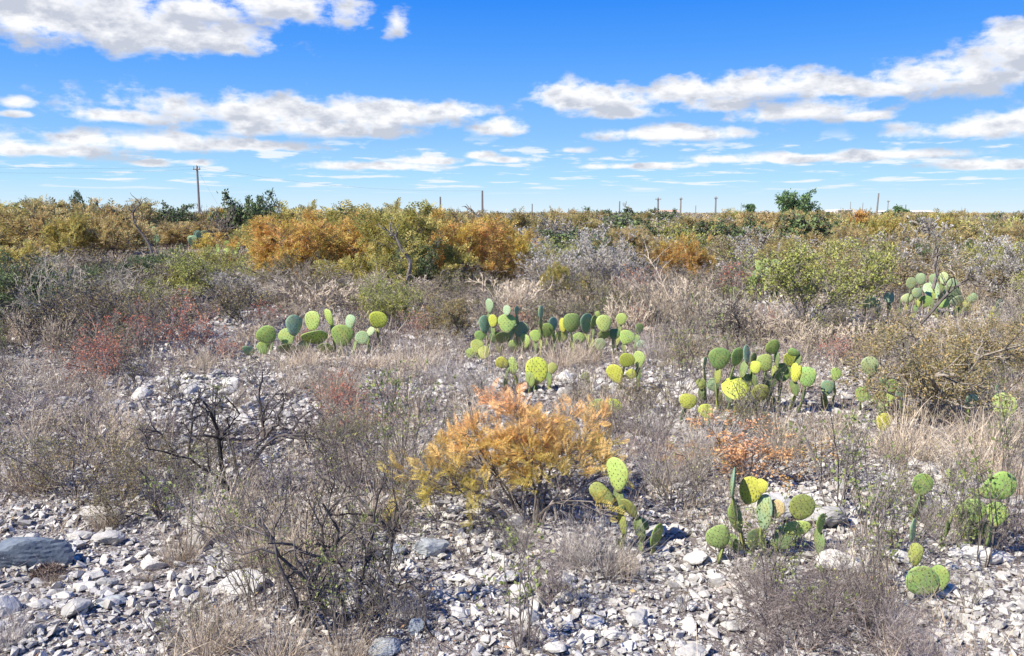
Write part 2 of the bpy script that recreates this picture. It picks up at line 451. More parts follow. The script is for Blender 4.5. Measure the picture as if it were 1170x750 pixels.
# ------------------------------------------------------------------ ground
def make_ground():
    def axis(a, b, n, p):
        t = np.linspace(-1, 1, n); return (a + b) / 2 + np.sign(t) * np.abs(t) ** p * (b - a) / 2
    xs = axis(-4000, 4000, 301, 5.0); t = np.linspace(0, 1, 330); ys = -60 + 62 * np.clip(t / .06, 0, 1) + 5000 * np.clip((t - .06) / .94, 0, 1) ** 5
    X, Y = np.meshgrid(xs, ys, indexing='ij'); Z = hz(X, Y) * np.exp(-np.maximum(np.hypot(X, Y) - 80, 0) / 200)
    v = np.stack([X, Y, Z], -1).reshape(-1, 3)
    idx = np.arange(X.size).reshape(X.shape)
    f = np.stack([idx[:-1, :-1], idx[1:, :-1], idx[1:, 1:], idx[:-1, 1:]], -1).reshape(-1, 4)
    mb = Mesh(); mb.add(v, f)
    m, tr, out = new_mat('stony soil')
    co = mk(tr, 'ShaderNodeNewGeometry').outputs['Position']
    vo = mk(tr, 'ShaderNodeTexVoronoi'); vo.inputs['Scale'].default_value = 42; tr.links.new(co, vo.inputs['Vector'])
    vo2 = mk(tr, 'ShaderNodeTexVoronoi'); vo2.inputs['Scale'].default_value = 110; tr.links.new(co, vo2.inputs['Vector'])
    big = noise(tr, .8, 4, .6, co); fine = noise(tr, 60, 4, .7, co)
    soil = mixc(tr, fine, (.10, .085, .08), (.24, .20, .175))
    sc = mk(tr, 'ShaderNodeSeparateColor'); tr.links.new(vo.outputs['Color'], sc.inputs[0])
    sc2 = mk(tr, 'ShaderNodeSeparateColor'); tr.links.new(vo2.outputs['Color'], sc2.inputs[0])
    peb = mixc(tr, sc.outputs[0], (.26, .25, .245), (.60, .575, .54))
    peb2 = mixc(tr, sc2.outputs[0], (.22, .21, .20), (.55, .52, .48))
    f1 = mth(tr, 'MULTIPLY', maprange(tr, vo.outputs['Distance'], .52, .40), maprange(tr, sc.outputs[1], .30, .36))
    f2 = mth(tr, 'MULTIPLY', maprange(tr, vo2.outputs['Distance'], .52, .38), maprange(tr, sc2.outputs[1], .25, .3))
    col = mixc(tr, f2, soil, peb2); col = mixc(tr, f1, col, peb)
    sp = mk(tr, 'ShaderNodeSeparateXYZ'); tr.links.new(co, sp.inputs[0])
    far = maprange(tr, sp.outputs['Y'], 14, 60)
    straw = mixc(tr, big, (.30, .24, .17), (.50, .41, .26))
    col = mixc(tr, mth(tr, 'MULTIPLY', far, .85), col, straw)
    d = mk(tr, 'ShaderNodeBsdfPrincipled'); d.inputs['Roughness'].default_value = .95; d.inputs['Specular IOR Level'].default_value = .1
    b = mk(tr, 'ShaderNodeBump'); b.inputs['Strength'].default_value = .8; b.inputs['Distance'].default_value = .015
    tr.links.new(mth(tr, 'ADD', mth(tr, 'ADD', f1, mth(tr, 'MULTIPLY', f2, .4)), fine), b.inputs['Height'])
    tr.links.new(b.outputs[0], d.inputs['Normal']); tr.links.new(col, d.inputs['Base Color']); tr.links.new(d.outputs[0], out.inputs[0])
    o = link('ground', mb.data('ground', [m], True)); prop(o, kind='structure')


make_ground()

# bare stony patches: (px, py, radius x in px, radius y in px) -> world ellipses
BARE = []
for (px, py, rx, ry) in [(250, 438, 120, 16), (80, 470, 60, 14), (560, 440, 60, 18), (740, 445, 60, 20), (905, 470, 40, 14), (700, 690, 190, 90), (560, 660, 110, 60), (520, 590, 70, 25), (120, 670, 160, 100), (1120, 690, 70, 60), (830, 700, 60, 60),
                         (250, 378, 42, 26), (240, 470, 90, 25), (690, 352, 50, 8), (815, 392, 30, 5), (60, 465, 60, 12), (930, 575, 60, 30),
                         (660, 440, 25, 12), (1080, 560, 60, 30), (480, 455, 20, 8), (745, 440, 45, 15), (610, 352, 35, 5), (330, 470, 70, 20), (240, 610, 60, 25)]:
    c = at(px, py); a = at(px + rx, py); n_ = at(px, min(py + ry, 900)); fr = at(px, max(py - ry, 262))
    BARE.append((c.x, (n_.y + fr.y) / 2, abs(a.x - c.x), abs(fr.y - n_.y) / 2))


def bare(x, y):
    """0 where plants cover the ground, 1 in the stony openings"""
    x = np.asarray(x, float); y = np.asarray(y, float); r = np.zeros(x.shape)
    for (cx, cy, a, b) in BARE:
        q = ((x - cx) / a) ** 2 + ((y - cy) / b) ** 2
        r = np.maximum(r, np.clip(1.4 - q, 0, 1))
    return r


# ------------------------------------------------------------------ stones
def plane_rock(rng, subdiv, nplanes=11, flat=.55, rough=.02):
    bm = bmesh.new(); bmesh.ops.create_icosphere(bm, subdivisions=subdiv, radius=1)
    v = np.array([p.co[:] for p in bm.verts]); f = np.array([[q.index for q in p.verts] for p in bm.faces]); bm.free()
    n = norm(rng.normal(size=(nplanes, 3))); h = rng.uniform(.52, .85, nplanes)
    dt = v @ n.T
    r = np.where(dt > .05, h / np.maximum(dt, .05), 9).min(1); r = np.minimum(r, 1.1)
    v = v * r[:, None]
    ph = rng.uniform(0, 6, 6)
    v += norm(v) * (rough * (np.sin(v[:, 0] * 7 + ph[0]) * np.sin(v[:, 1] * 8 + ph[1]) + .6 * np.sin(v[:, 2] * 15 + v[:, 0] * 13 + ph[2])))[:, None]
    if rough: v += rng.normal(size=v.shape) * rough * .35
    v = v * [1, rng.uniform(.6, .9), flat]
    return v, f


rng = np.random.default_rng(5)
HULLS = []
for k in range(20):
    bm = bmesh.new(); p = norm(rng.normal(size=(9, 3))) * rng.uniform(.7, 1.05, (9, 1)) * [1, rng.uniform(.6, .95), rng.uniform(.45, .75)]
    for q in p: bm.verts.new(q)
    r_ = bmesh.ops.convex_hull(bm, input=bm.verts)
    loose = [v_ for v_ in bm.verts if not v_.link_faces]
    bmesh.ops.delete(bm, geom=loose, context='VERTS')
    bmesh.ops.triangulate(bm, faces=bm.faces); bm.verts.index_update()
    HULLS.append((np.array([v_.co[:] for v_ in bm.verts]), np.array([[q.index for q in f_.verts] for f_ in bm.faces]))); bm.free()


def rotframes(rng, n, tiltmax=.5):
    a = rng.uniform(0, 2 * np.pi, n)
    Z = norm(np.stack([rng.normal(size=n) * tiltmax, rng.normal(size=n) * tiltmax, np.ones(n)], 1))
    X = np.stack([np.cos(a), np.sin(a), np.zeros(n)], 1); X = norm(X - (X * Z).sum(-1, keepdims=True) * Z)
    return X, np.cross(Z, X), Z


def wedge(rng, n, y0, y1, slope=.70, pad=2.8, p=1.0):
    """random points in the view wedge, uniform over the ground"""
    y = np.sqrt(rng.uniform(y0 ** 2, y1 ** 2, n)); x = rng.uniform(-1, 1, n) * (y * slope + pad)
    return x, y


def gravel():
    rng = np.random.default_rng(11); mb = Mesh()
    for (n, y0, y1, s0, s1, pw) in ((74000, 2.1, 6.0, .009, .050, 1.9), (41000, 6.0, 10.5, .016, .07, 1.6), (20000, 10.5, 22, .03, .10, 1.2)):
        x, y = wedge(rng, n, y0, y1)
        b = bare(x, y)
        keep = rng.uniform(size=n) < .62 + .38 * b
        cl = np.sin(x * 3.1 + 1) * np.sin(y * 2.7) + np.sin(x * 8.3 + y * 5.1) * .6
        keep &= rng.uniform(size=n) < np.clip(.82 + .3 * cl, .2, 1)
        x, y = x[keep], y[keep]; n = len(x)
        s = s0 + (s1 - s0) * rng.uniform(size=n) ** pw * rng.uniform(.5, 1, n)
        X, Y, Z = rotframes(rng, n, .35)
        O = np.stack([x, y, hz(x, y) + s * .28], 1)
        kk = rng.integers(0, len(HULLS), n)
        for k, (tv, tf) in enumerate(HULLS):
            q = kk == k
            if q.any(): mb.add(*stamp(tv, tf, O[q], X[q], Y[q], Z[q], s[q]))
    o = link('gravel', mb.data('gravel', [M['gravel']])); prop(o, kind='stuff')
    o['label'] = 'pale broken limestone gravel covering the ground'


gravel()

ROCKV = []
rng = np.random.default_rng(21)
for k in range(14):
    v, f = plane_rock(rng, 3, 16, rng.uniform(.32, .6), .008); mb = Mesh(); mb.add(v, f); ROCKV.append(mb.data('stone', [M['stone']]))


def rock_at(name, px, py, wpx, hfrac, label, seed, mat='stone', depth=.75, rot=0, sink=.25, cat='rock', flatv=None, group=None, nplanes=11, tilt=(0, 0)):
    c = at(px, py); k = F0 / (c.y * math.cos(PITCH) + EYE * math.sin(PITCH)); w = wpx / k / 2
    rg = np.random.default_rng(seed)
    v, f = plane_rock(rg, 4, nplanes, 1.0, .02)
    n_ = norm(v); ph = rg.uniform(0, 6, 8)
    v = v + n_ * (.035 * np.sin(v[:, 0] * 5 + ph[0]) * np.sin(v[:, 1] * 6 + ph[1]) + .022 * np.abs(np.sin(v[:, 0] * 11 + v[:, 2] * 9 + ph[2])) * np.sin(v[:, 1] * 13 + ph[3]) + .012 * np.sin(v[:, 2] * 31 + v[:, 0] * 7 + ph[4]))[:, None]
    v = v / np.abs(v).max(0) * [w, w * depth, w * hfrac]
    mb = Mesh(); mb.add(v, f)
    o = link(name, mb.data(name, [M[mat]])); o.rotation_euler = (tilt[0], tilt[1], rot)
    o.location = (c.x, c.y + w * depth * .5, c.z + w * hfrac * (1 - 2 * sink))
    prop(o, label, cat, group)
    return o


SPEC_ROCKS = [
    ('rock', 491, 640, 46, .62, 'smooth grey oval rock lying alone on the gravel, largest stone near the dry grass', 1, 'greystone', .6, .2, .2),
    ('rock', 449, 641, 30, .7, 'blue grey boulder half hidden by thin stems, beside the smooth oval rock', 2, 'greystone', .7, .6, .2),
    ('rock', 468, 626, 34, .35, 'flat pale rock touching the back of the smooth oval rock', 3, 'stone', .6, .1, .2),
    ('rock', 28, 655, 100, .45, 'long blue grey stone block with dark front face behind the brown dry clump', 4, 'bluestone', .35, .12, .2),
    ('rock', 108, 590, 62, .3, 'wide pale slab leaning behind the stacked flat stones', 5, 'stone', .4, .1, .25),
    ('rock', 88, 616, 36, .35, 'bright flat slab just above the blue grey stone block', 6, 'stone', .6, .3, .25),
    ('rock', 119, 623, 40, .42, 'blue tinted flat slab with sharp corners beside the bright flat slab', 7, 'stone', .6, -.2, .25),
    ('rock', 70, 788, 130, .2, 'very large flat grey slab at the bottom edge of the gravel', 8, 'greystone', .4, .05, .3),
    ('rock', 476, 722, 20, 1.1, 'upright blue grey stone with pointed top under a grey twig tuft', 9, 'bluestone', .7, .3, .25),
    ('rock', 500, 685, 24, .6, 'angular grey stone split by a dark crack', 10, 'greystone', .7, .7, .25),
    ('rock', 530, 687, 22, .5, 'rounded cream stone right of the cracked grey stone', 12, 'stone', .7, .1, .25),
    ('rock', 545, 658, 20, .5, 'flat pale stone in the gravel between oval rock and bush shadow', 13, 'stone', .7, .4, .25),
    ('rock', 676, 712, 30, .6, 'tan blocky stone near the bottom, left of the pitted cream stone', 14, 'stone', .8, .2, .2),
    ('rock', 700, 728, 28, .5, 'pitted cream stone close below the tan blocky stone', 15, 'stone', .7, -.3, .2),
    ('rock', 732, 712, 34, .6, 'brown stained cream rock with hollow underside', 16, 'stone', .8, .1, .2),
    ('rock', 790, 748, 44, .35, 'flat oval white stone at the bottom edge below the prickly pear', 17, 'stone', .7, 0, .2),
    ('rock', 648, 456, 24, .9, 'upright white boulder behind the orange feathery bush', 18, 'stone', .8, .2, .2),
    ('boulder', 888, 602, 62, .5, 'big pale weathered boulder behind the prickly pear with tan pad', 19, 'stone', .7, .1, .2),
    ('boulder', 944, 605, 60, .5, 'big pale weathered boulder with dark thin stems in front', 20, 'stone', .7, -.1, .2),
    ('boulder', 962, 655, 70, .42, 'low pale boulder behind the purple brown twiggy shrub', 22, 'stone', .7, .15, .25),
    ('boulder', 1118, 640, 64, .4, 'pale boulder behind dark upright stems under the prickly pear', 23, 'stone', .6, .1, .2),
    ('rock', 1150, 640, 30, .5, 'pale angular stone to the right of the dark upright stems', 24, 'stone', .7, .2, .2),
    ('boulder', 270, 672, 70, .35, 'wide blue white boulder half buried in straw grass', 25, 'stone', .7, .1, .3),
    ('boulder', 230, 600, 60, .35, 'broken white boulder at the foot of the dark bare shrub', 26, 'stone', .7, -.2, .3),
    ('rock', 170, 650, 34, .4, 'angular white stone with a straight crack beside the green sprig', 27, 'stone', .7, .6, .2),
    ('rock', 96, 678, 30, .45, 'cream pointed stone in the pale gravel right of the brown dry clump', 28, 'stone', .6, -.2, .2),
    ('rock', 120, 676, 26, .5, 'white faceted stone touching the cream pointed stone', 29, 'stone', .7, .5, .2),
    ('rock', 72, 692, 26, .5, 'pale wedge stone below the brown dry clump', 30, 'stone', .7, .3, .2),
    ('rock', 42, 702, 30, .5, 'cream lumpy stone at the left below the blue grey block', 31, 'stone', .7, 0, .2),
    ('rock', 130, 700, 40, .25, 'grey flat slab among white stones', 32, 'greystone', .6, .5, .2),
    ('rock', 105, 664, 24, .5, 'cream rounded stone right beside the brown dry clump', 33, 'stone', .7, .2, .2),
    ('rock', 570, 626, 20, .8, 'pale upright stone in the shade of the orange bush', 34, 'stone', .7, .2, .2),
    ('rock', 548, 590, 24, .6, 'tan angular stone at the foot of a thin sapling', 35, 'stone', .7, .2, .2),
    ('boulder', 440, 745, 40, .5, 'grey speckled boulder at the bottom edge beside thin dark stems', 41, 'greystone', .7, 0, .2),
]
ROCKXY = []
for (nm, px, py, w, hf, lab, seed, mat, dep, rot, sink) in SPEC_ROCKS:
    o = rock_at(nm, px, py, w, hf, lab, seed, mat, dep, rot, sink, cat=nm)
    ROCKXY.append((o.location.x, o.location.y, max(o.dimensions) * .5))


def loose_stones():
    rng = np.random.default_rng(77); n = 0; tries = 0; pts = []
    while n < 290 and tries < 6000:
        tries += 1
        y = math.sqrt(rng.uniform(2.3 ** 2, 8.5 ** 2)) if rng.uniform() < .72 else rng.uniform(2.3, 13.5)
        x = rng.uniform(-1, 1) * (y * .66 + .2)
        if float(bare(x, y)) < .25: continue
        s = (.028 + .06 * rng.uniform() ** 2.2) * (1 if y < 6 else 1.5) * (1.35 if x < -.5 and y < 4.5 else 1)
        if any((x - a) ** 2 + (y - b) ** 2 < (s + c) ** 2 * 1.1 for a, b, c in pts) or any((x - a) ** 2 + (y - b) ** 2 < (s + c) ** 2 for a, b, c in ROCKXY): continue
        pts.append((x, y, s)); n += 1
        o = link('stone', ROCKV[int(rng.integers(0, len(ROCKV)))], None, (x, y, float(hz(x, y)) + s * .30))
        o.scale = (s, s, s * rng.uniform(.7, 1.2)); o.rotation_euler = (rng.uniform(-.3, .3), rng.uniform(-.3, .3), rng.uniform(0, 6.28))
        px, py = proj(x, y)
        zone = ('bottom left below the blue grey block' if px < 400 else 'bottom middle near the smooth oval rock' if px < 660 else 'bottom right below the prickly pears') if py > 580 else (
            'open patch left of the orange feathery bush' if px < 500 else 'open patch around the prickly pears')
        prop(o, 'pale angular limestone lump loose in the gravel, ' + zone, 'stone', 'loose limestone lumps, ' + zone)


loose_stones()

# ------------------------------------------------------------------ plant templates
LEAF_V = np.array([[0, 0, 0], [.45, .32, .06], [1, 0, -.05], [.45, -.32, .06]]); LEAF_F = np.array([[0, 1, 2, 3]])


def frond(pairs, lw=.045, ll=.28, bend=.12):
    v = []; f = []
    for i in range(pairs):
        t = .12 + .88 * i / (pairs - 1); l = ll * math.sin(math.pi * (.18 + .72 * t)) * 1.1
        z0 = -bend * t * t
        for s in (-1, 1):
            b = len(v); a = (t, 0, z0); e = (t + l * .62, s * l * .85, z0 + l * .25)
            v += [a, (t + l * .36 + lw, s * l * .36, z0 + l * .12), e, (t + l * .36 - lw, s * l * .46, z0 + l * .16)]; f.append((b, b + 1, b + 2, b + 3))
    return np.array(v), np.array(f)


FROND_N = frond(9, .035, .27); FROND_M = frond(4, .09, .42); 
TUFT_V = np.array([[0, 0, 0], [.5, .25, .1], [1, 0, 0], [.5, -.25, .1], [.5, .1, .3], [.5, -.1, -.3]]); TUFT_F = np.array([[0, 1, 2, 3], [0, 4, 2, 5]])


def put_leaves(mb, rng, levels, use, n, tmpl, size, jitter=.02, up=.6, follow=.6, tlo=.3, mat=0):
    tv, tf = tmpl; segs = [levels[u] for u in use]
    cnt = np.array([len(s[0]) for s in segs], float); pick = rng.choice(len(segs), n, p=cnt / cnt.sum())
    for k, s in enumerate(segs):
        m = int((pick == k).sum())
        if not m: continue
        i = rng.integers(0, len(s[0]), m); o, d = sample(s[0][i], rng.uniform(tlo, 1, m))
        o = o + rng.normal(size=o.shape) * jitter
        D = norm(d * follow + norm(rng.normal(size=d.shape)) * (1 - follow) + [0, 0, .1])
        X, Y, Z = frames(D, rng, up)
        mb.add(*stamp(tv, tf, o, X, Y, Z, size * rng.uniform(.6, 1.25, m)), mat=mat)


def branches(mb, levels, sides=(5, 3, 3, 3), thick=1.0, mat=0, minr=.0012):
    for (P, r, _), s in zip(levels, sides): mb.add(*tubes(P, np.maximum(r * thick, minr), s), mat=mat)


def proto(kind, seed, lod):
    """two meshes of a shrub of unit-like real size: stems, foliage (or None)"""
    rng = np.random.default_rng(seed * 31 + 7); q = {0: 1.0, 1: .6, 2: .3}[lod]
    st = Mesh(); fo = Mesh(); mr = {0: .0012, 1: .004, 2: .009}[lod]; fm = None
    lm = {0: 1.0, 1: 1.5, 2: 2.6}[lod]
    if kind in ('golden', 'yolive', 'ochre'):
        L = fit(grow(rng, 1.5, 9, .15, (10, 62), .22, .03, .02, (9, 8), (.5, .42), (25, 60), kup=.04), 1.5, 2.3)
        branches(st, L, minr=mr)
        put_leaves(fo, rng, L, [1, 2, 2], int(5000 * q), FROND_M if lod else FROND_N, .115 * (lm ** .75 if lod else 1), .035, .8, .6, .45)
        bm_, fm = 'bark', {'golden': 'gold', 'yolive': 'yolive', 'ochre': 'ochre'}[kind]
    elif kind == 'olive':
        L = fit(grow(rng, 1.2, 14, .15, (3, 42), .16, .06, .012, (10, 8), (.45, .42), (20, 50), kup=.08), 1.2, 2.0)
        branches(st, L, minr=mr); put_leaves(fo, rng, L, [1, 2, 2], int(12000 * q), (LEAF_V, LEAF_F), .028 * lm, .03, .2, .4)
        bm_, fm = 'grey', 'olive'
    elif kind == 'green':
        L = fit(grow(rng, 1.2, 12, .12, (5, 50), .18, .05, .014, (9, 8), (.48, .42), (25, 60)), 1.2, 1.7)
        branches(st, L, minr=mr); put_leaves(fo, rng, L, [1, 2, 2], int(14000 * q), (LEAF_V, LEAF_F), .03 * lm, .035, .2, .35)
        bm_, fm = 'bark', 'green'
    elif kind == 'silver':
        L = fit(grow(rng, 1.2, 14, .14, (5, 48), .2, .05, .012, (9, 8), (.48, .42), (25, 55), kup=.06), 1.2, 1.8)
        branches(st, L, minr=mr); put_leaves(fo, rng, L, [2], int(3600 * q), (TUFT_V, TUFT_F), .036 * lm ** .7, .012, .3, .7, .7)
        bm_, fm = 'grey', 'silver'
    elif kind == 'russet':
        L = fit(grow(rng, 1.2, 8, .14, (8, 46), .28, .03, .026, (10, 10), (.55, .42), (30, 75)), 1.15, 1.9)
        branches(st, L, minr=mr); put_leaves(fo, rng, L, [2], int(13000 * q), (LEAF_V, LEAF_F), .024 * lm, .025, .4, .5)
        bm_, fm = 'grey', 'russet'
    elif kind == 'rust':
        L = fit(grow(rng, .6, 12, .1, (5, 50), .2, .05, .006, (7, 6), (.45, .4), (25, 60)), .55, .7)
        branches(st, L, minr=mr * .6); put_leaves(fo, rng, L, [1, 2], int(1000 * q), (LEAF_V, LEAF_F), .020 * lm, .012, .4, .5, .4)
        bm_, fm = 'purple', 'rust'
    elif kind == 'amber':
        L = fit(grow(rng, .5, 10, .08, (5, 50), .2, .05, .006, (8, 6), (.45, .4), (25, 60)), .5, .7)
        branches(st, L, minr=mr * .6); put_leaves(fo, rng, L, [1, 2], int(2200 * q), (LEAF_V, LEAF_F), .02 * lm, .012, .4, .5, .5)
        bm_, fm = 'purple', 'amber'
    elif kind == 'sapling':
        L = fit(grow(rng, .7, 5, .05, (2, 22), .14, .04, .005, (6, 3), (.35, .4), (20, 50)), .7, .5)
        branches(st, L, minr=mr * .6); put_leaves(fo, rng, L, [1, 2], int(180 * q) + 40, (LEAF_V, LEAF_F), .022, .008, .4, .6, .4)
        bm_, fm = 'bark', 'fresh'
    elif kind == 'scrub':
        L = fit(grow(rng, .9, 14, .16, (5, 60), .22, .04, .010, (9, 8), (.48, .42), (25, 65)), .8, 1.5)
        branches(st, L, minr=mr * .8); put_leaves(fo, rng, L, [1, 2], int(3600 * q), (LEAF_V, LEAF_F), .020 * lm, .02, .3, .5)
        bm_, fm = 'bark', 'scrub'
    elif kind == 'wiry':
        L = fit(grow(rng, .8, 11, .14, (1, 26), .17, .03, .0055, (7, 4), (.42, .42), (20, 60), kup=.05), .75, .7)
        branches(st, L, minr=mr * .75); put_leaves(fo, rng, L, [1, 2], int(150 * q) + 30, (LEAF_V, LEAF_F), .016, .008, .4, .6, .4)
        bm_, fm = 'bark', 'olive'
    elif kind == 'bare':
        L = fit(grow(rng, 1.2, 12, .12, (5, 58), .24, .03, .015, (8, 6), (.5, .42), (25, 65)), 1.1, 1.8)
        branches(st, L, minr=mr); bm_ = 'grey'
    elif kind == 'straw':
        L = fit(grow(rng, .8, 20, .15, (3, 52), .15, .02, .006, (7, 5), (.42, .4), (15, 45), K=(6, 4, 3), kup=.05), .7, 1.0)
        branches(st, L, sides=(3, 3, 3), minr=mr); bm_ = 'pale'
    elif kind == 'twigs':
        L = fit(grow(rng, .5, 26, .18, (5, 70), .25, .02, .005, (9, 7), (.5, .42), (25, 65), K=(6, 4, 3)), .38, .9)
        branches(st, L, sides=(3, 3, 3), minr=mr * .6); bm_ = 'purple'
    elif kind == 'thorn':
        L = fit(grow(rng, 1.0, 5, .05, (12, 60), .33, .04, .021, (7, 6, 4), (.55, .45, .42), (35, 85), K=(9, 6, 4, 3), tmin=.15), .95, 1.5)
        branches(st, L, sides=(6, 4, 3, 3), minr=mr); bm_ = 'black'
    a = st.data(kind + '_stems', [M[bm_]])
    b = fo.data(kind + '_foliage', [M[fm]]) if fm else None
    return a, b


PROTO = {}
def get_proto(kind, var, lod):
    k = (kind, var, lod)
    if k not in PROTO: PROTO[k] = proto(kind, var + 100 * (sum(map(ord, kind)) % 50), lod)
    return PROTO[k]


BASE = dict(golden=(1.5, 2.3), yolive=(1.5, 2.3), ochre=(1.5, 2.3), olive=(1.2, 2.0), green=(1.2, 1.7), silver=(1.2, 1.8), russet=(1.15, 1.9), rust=(.55, .7),
            amber=(.5, .7), sapling=(.7, .5), bare=(1.1, 1.8), scrub=(.8, 1.5), wiry=(.75, .7), straw=(.7, 1.0), twigs=(.38, .9), thorn=(.95, 1.5))
KNAME = dict(golden=('feathery_shrub', 'golden orange feathery shrub', 'shrub'), yolive=('feathery_shrub', 'yellow olive feathery shrub', 'shrub'),
             ochre=('feathery_shrub', 'brown ochre feathery shrub', 'shrub'), olive=('leafy_shrub', 'olive fine leaved shrub', 'shrub'),
             green=('leafy_shrub', 'dark green dense shrub', 'shrub'), silver=('tufted_shrub', 'grey shrub dotted with white tufts', 'shrub'),
             russet=('leafy_shrub', 'russet leaved shrub with grey trunks', 'shrub'), rust=('low_shrub', 'small red leaved shrub', 'shrub'),
             amber=('low_shrub', 'small amber leaved shrub', 'shrub'), sapling=('sapling', 'thin dark stems with few green leaves', 'sapling'),
             wiry=('stem_cluster', 'upright wiry dark stems', 'stem cluster'),
             scrub=('leafy_shrub', 'brown green sparse leaved shrub', 'shrub'),
             bare=('bare_shrub', 'leafless grey twiggy shrub', 'shrub'), straw=('dry_bush', 'pale straw coloured dry bush', 'dry bush'),
             twigs=('twiggy_shrub', 'low purple brown twiggy shrub', 'shrub'), thorn=('thorn_bush', 'dark crooked leafless thorn bush', 'thorn bush'))
PLURAL = dict(wiry='upright wiry stem clusters', scrub='brown green sparse leaved shrubs', golden='golden feathery shrubs', yolive='yellow olive feathery shrubs', ochre='brown ochre feathery shrubs', olive='olive fine leaved shrubs',
              green='dark green shrubs', silver='white tufted shrubs', russet='russet leaved shrubs', rust='small red leaved shrubs', amber='small amber leaved shrubs',
              sapling='thin green leaved saplings', bare='leafless grey shrubs', straw='dry straw bushes', twigs='low purple brown shrubs', thorn='dark thorn bushes')
PLANTS = []      # dicts for the label pass


def plant(kind, x, y, h, w, var=0, rot=None, label=None, lod=None, rg=random.Random(3)):
    if lod is None: lod = 0 if y < 9 else 1 if y < 24 else 2
    st, fo = get_proto(kind, var, lod); bh, bw = BASE[kind]
    e = bpy.data.objects.new(KNAME[kind][0], None); COL.objects.link(e); e.empty_display_size = .2
    e.location = (x, y, float(hz(x, y))); e.rotation_euler = (0, 0, rg.uniform(0, 6.28) if rot is None else rot)
    e.scale = (w / bw, w / bw, h / bh)
    s = link('stems', st, e)
    if fo: f = link('foliage', fo, e)
    e['category'] = KNAME[kind][2]; e['group'] = PLURAL[kind]
    if label: e['label'] = label
    PLANTS.append(dict(o=e, kind=kind, x=x, y=y, h=h, fixed=bool(label)))
    return e


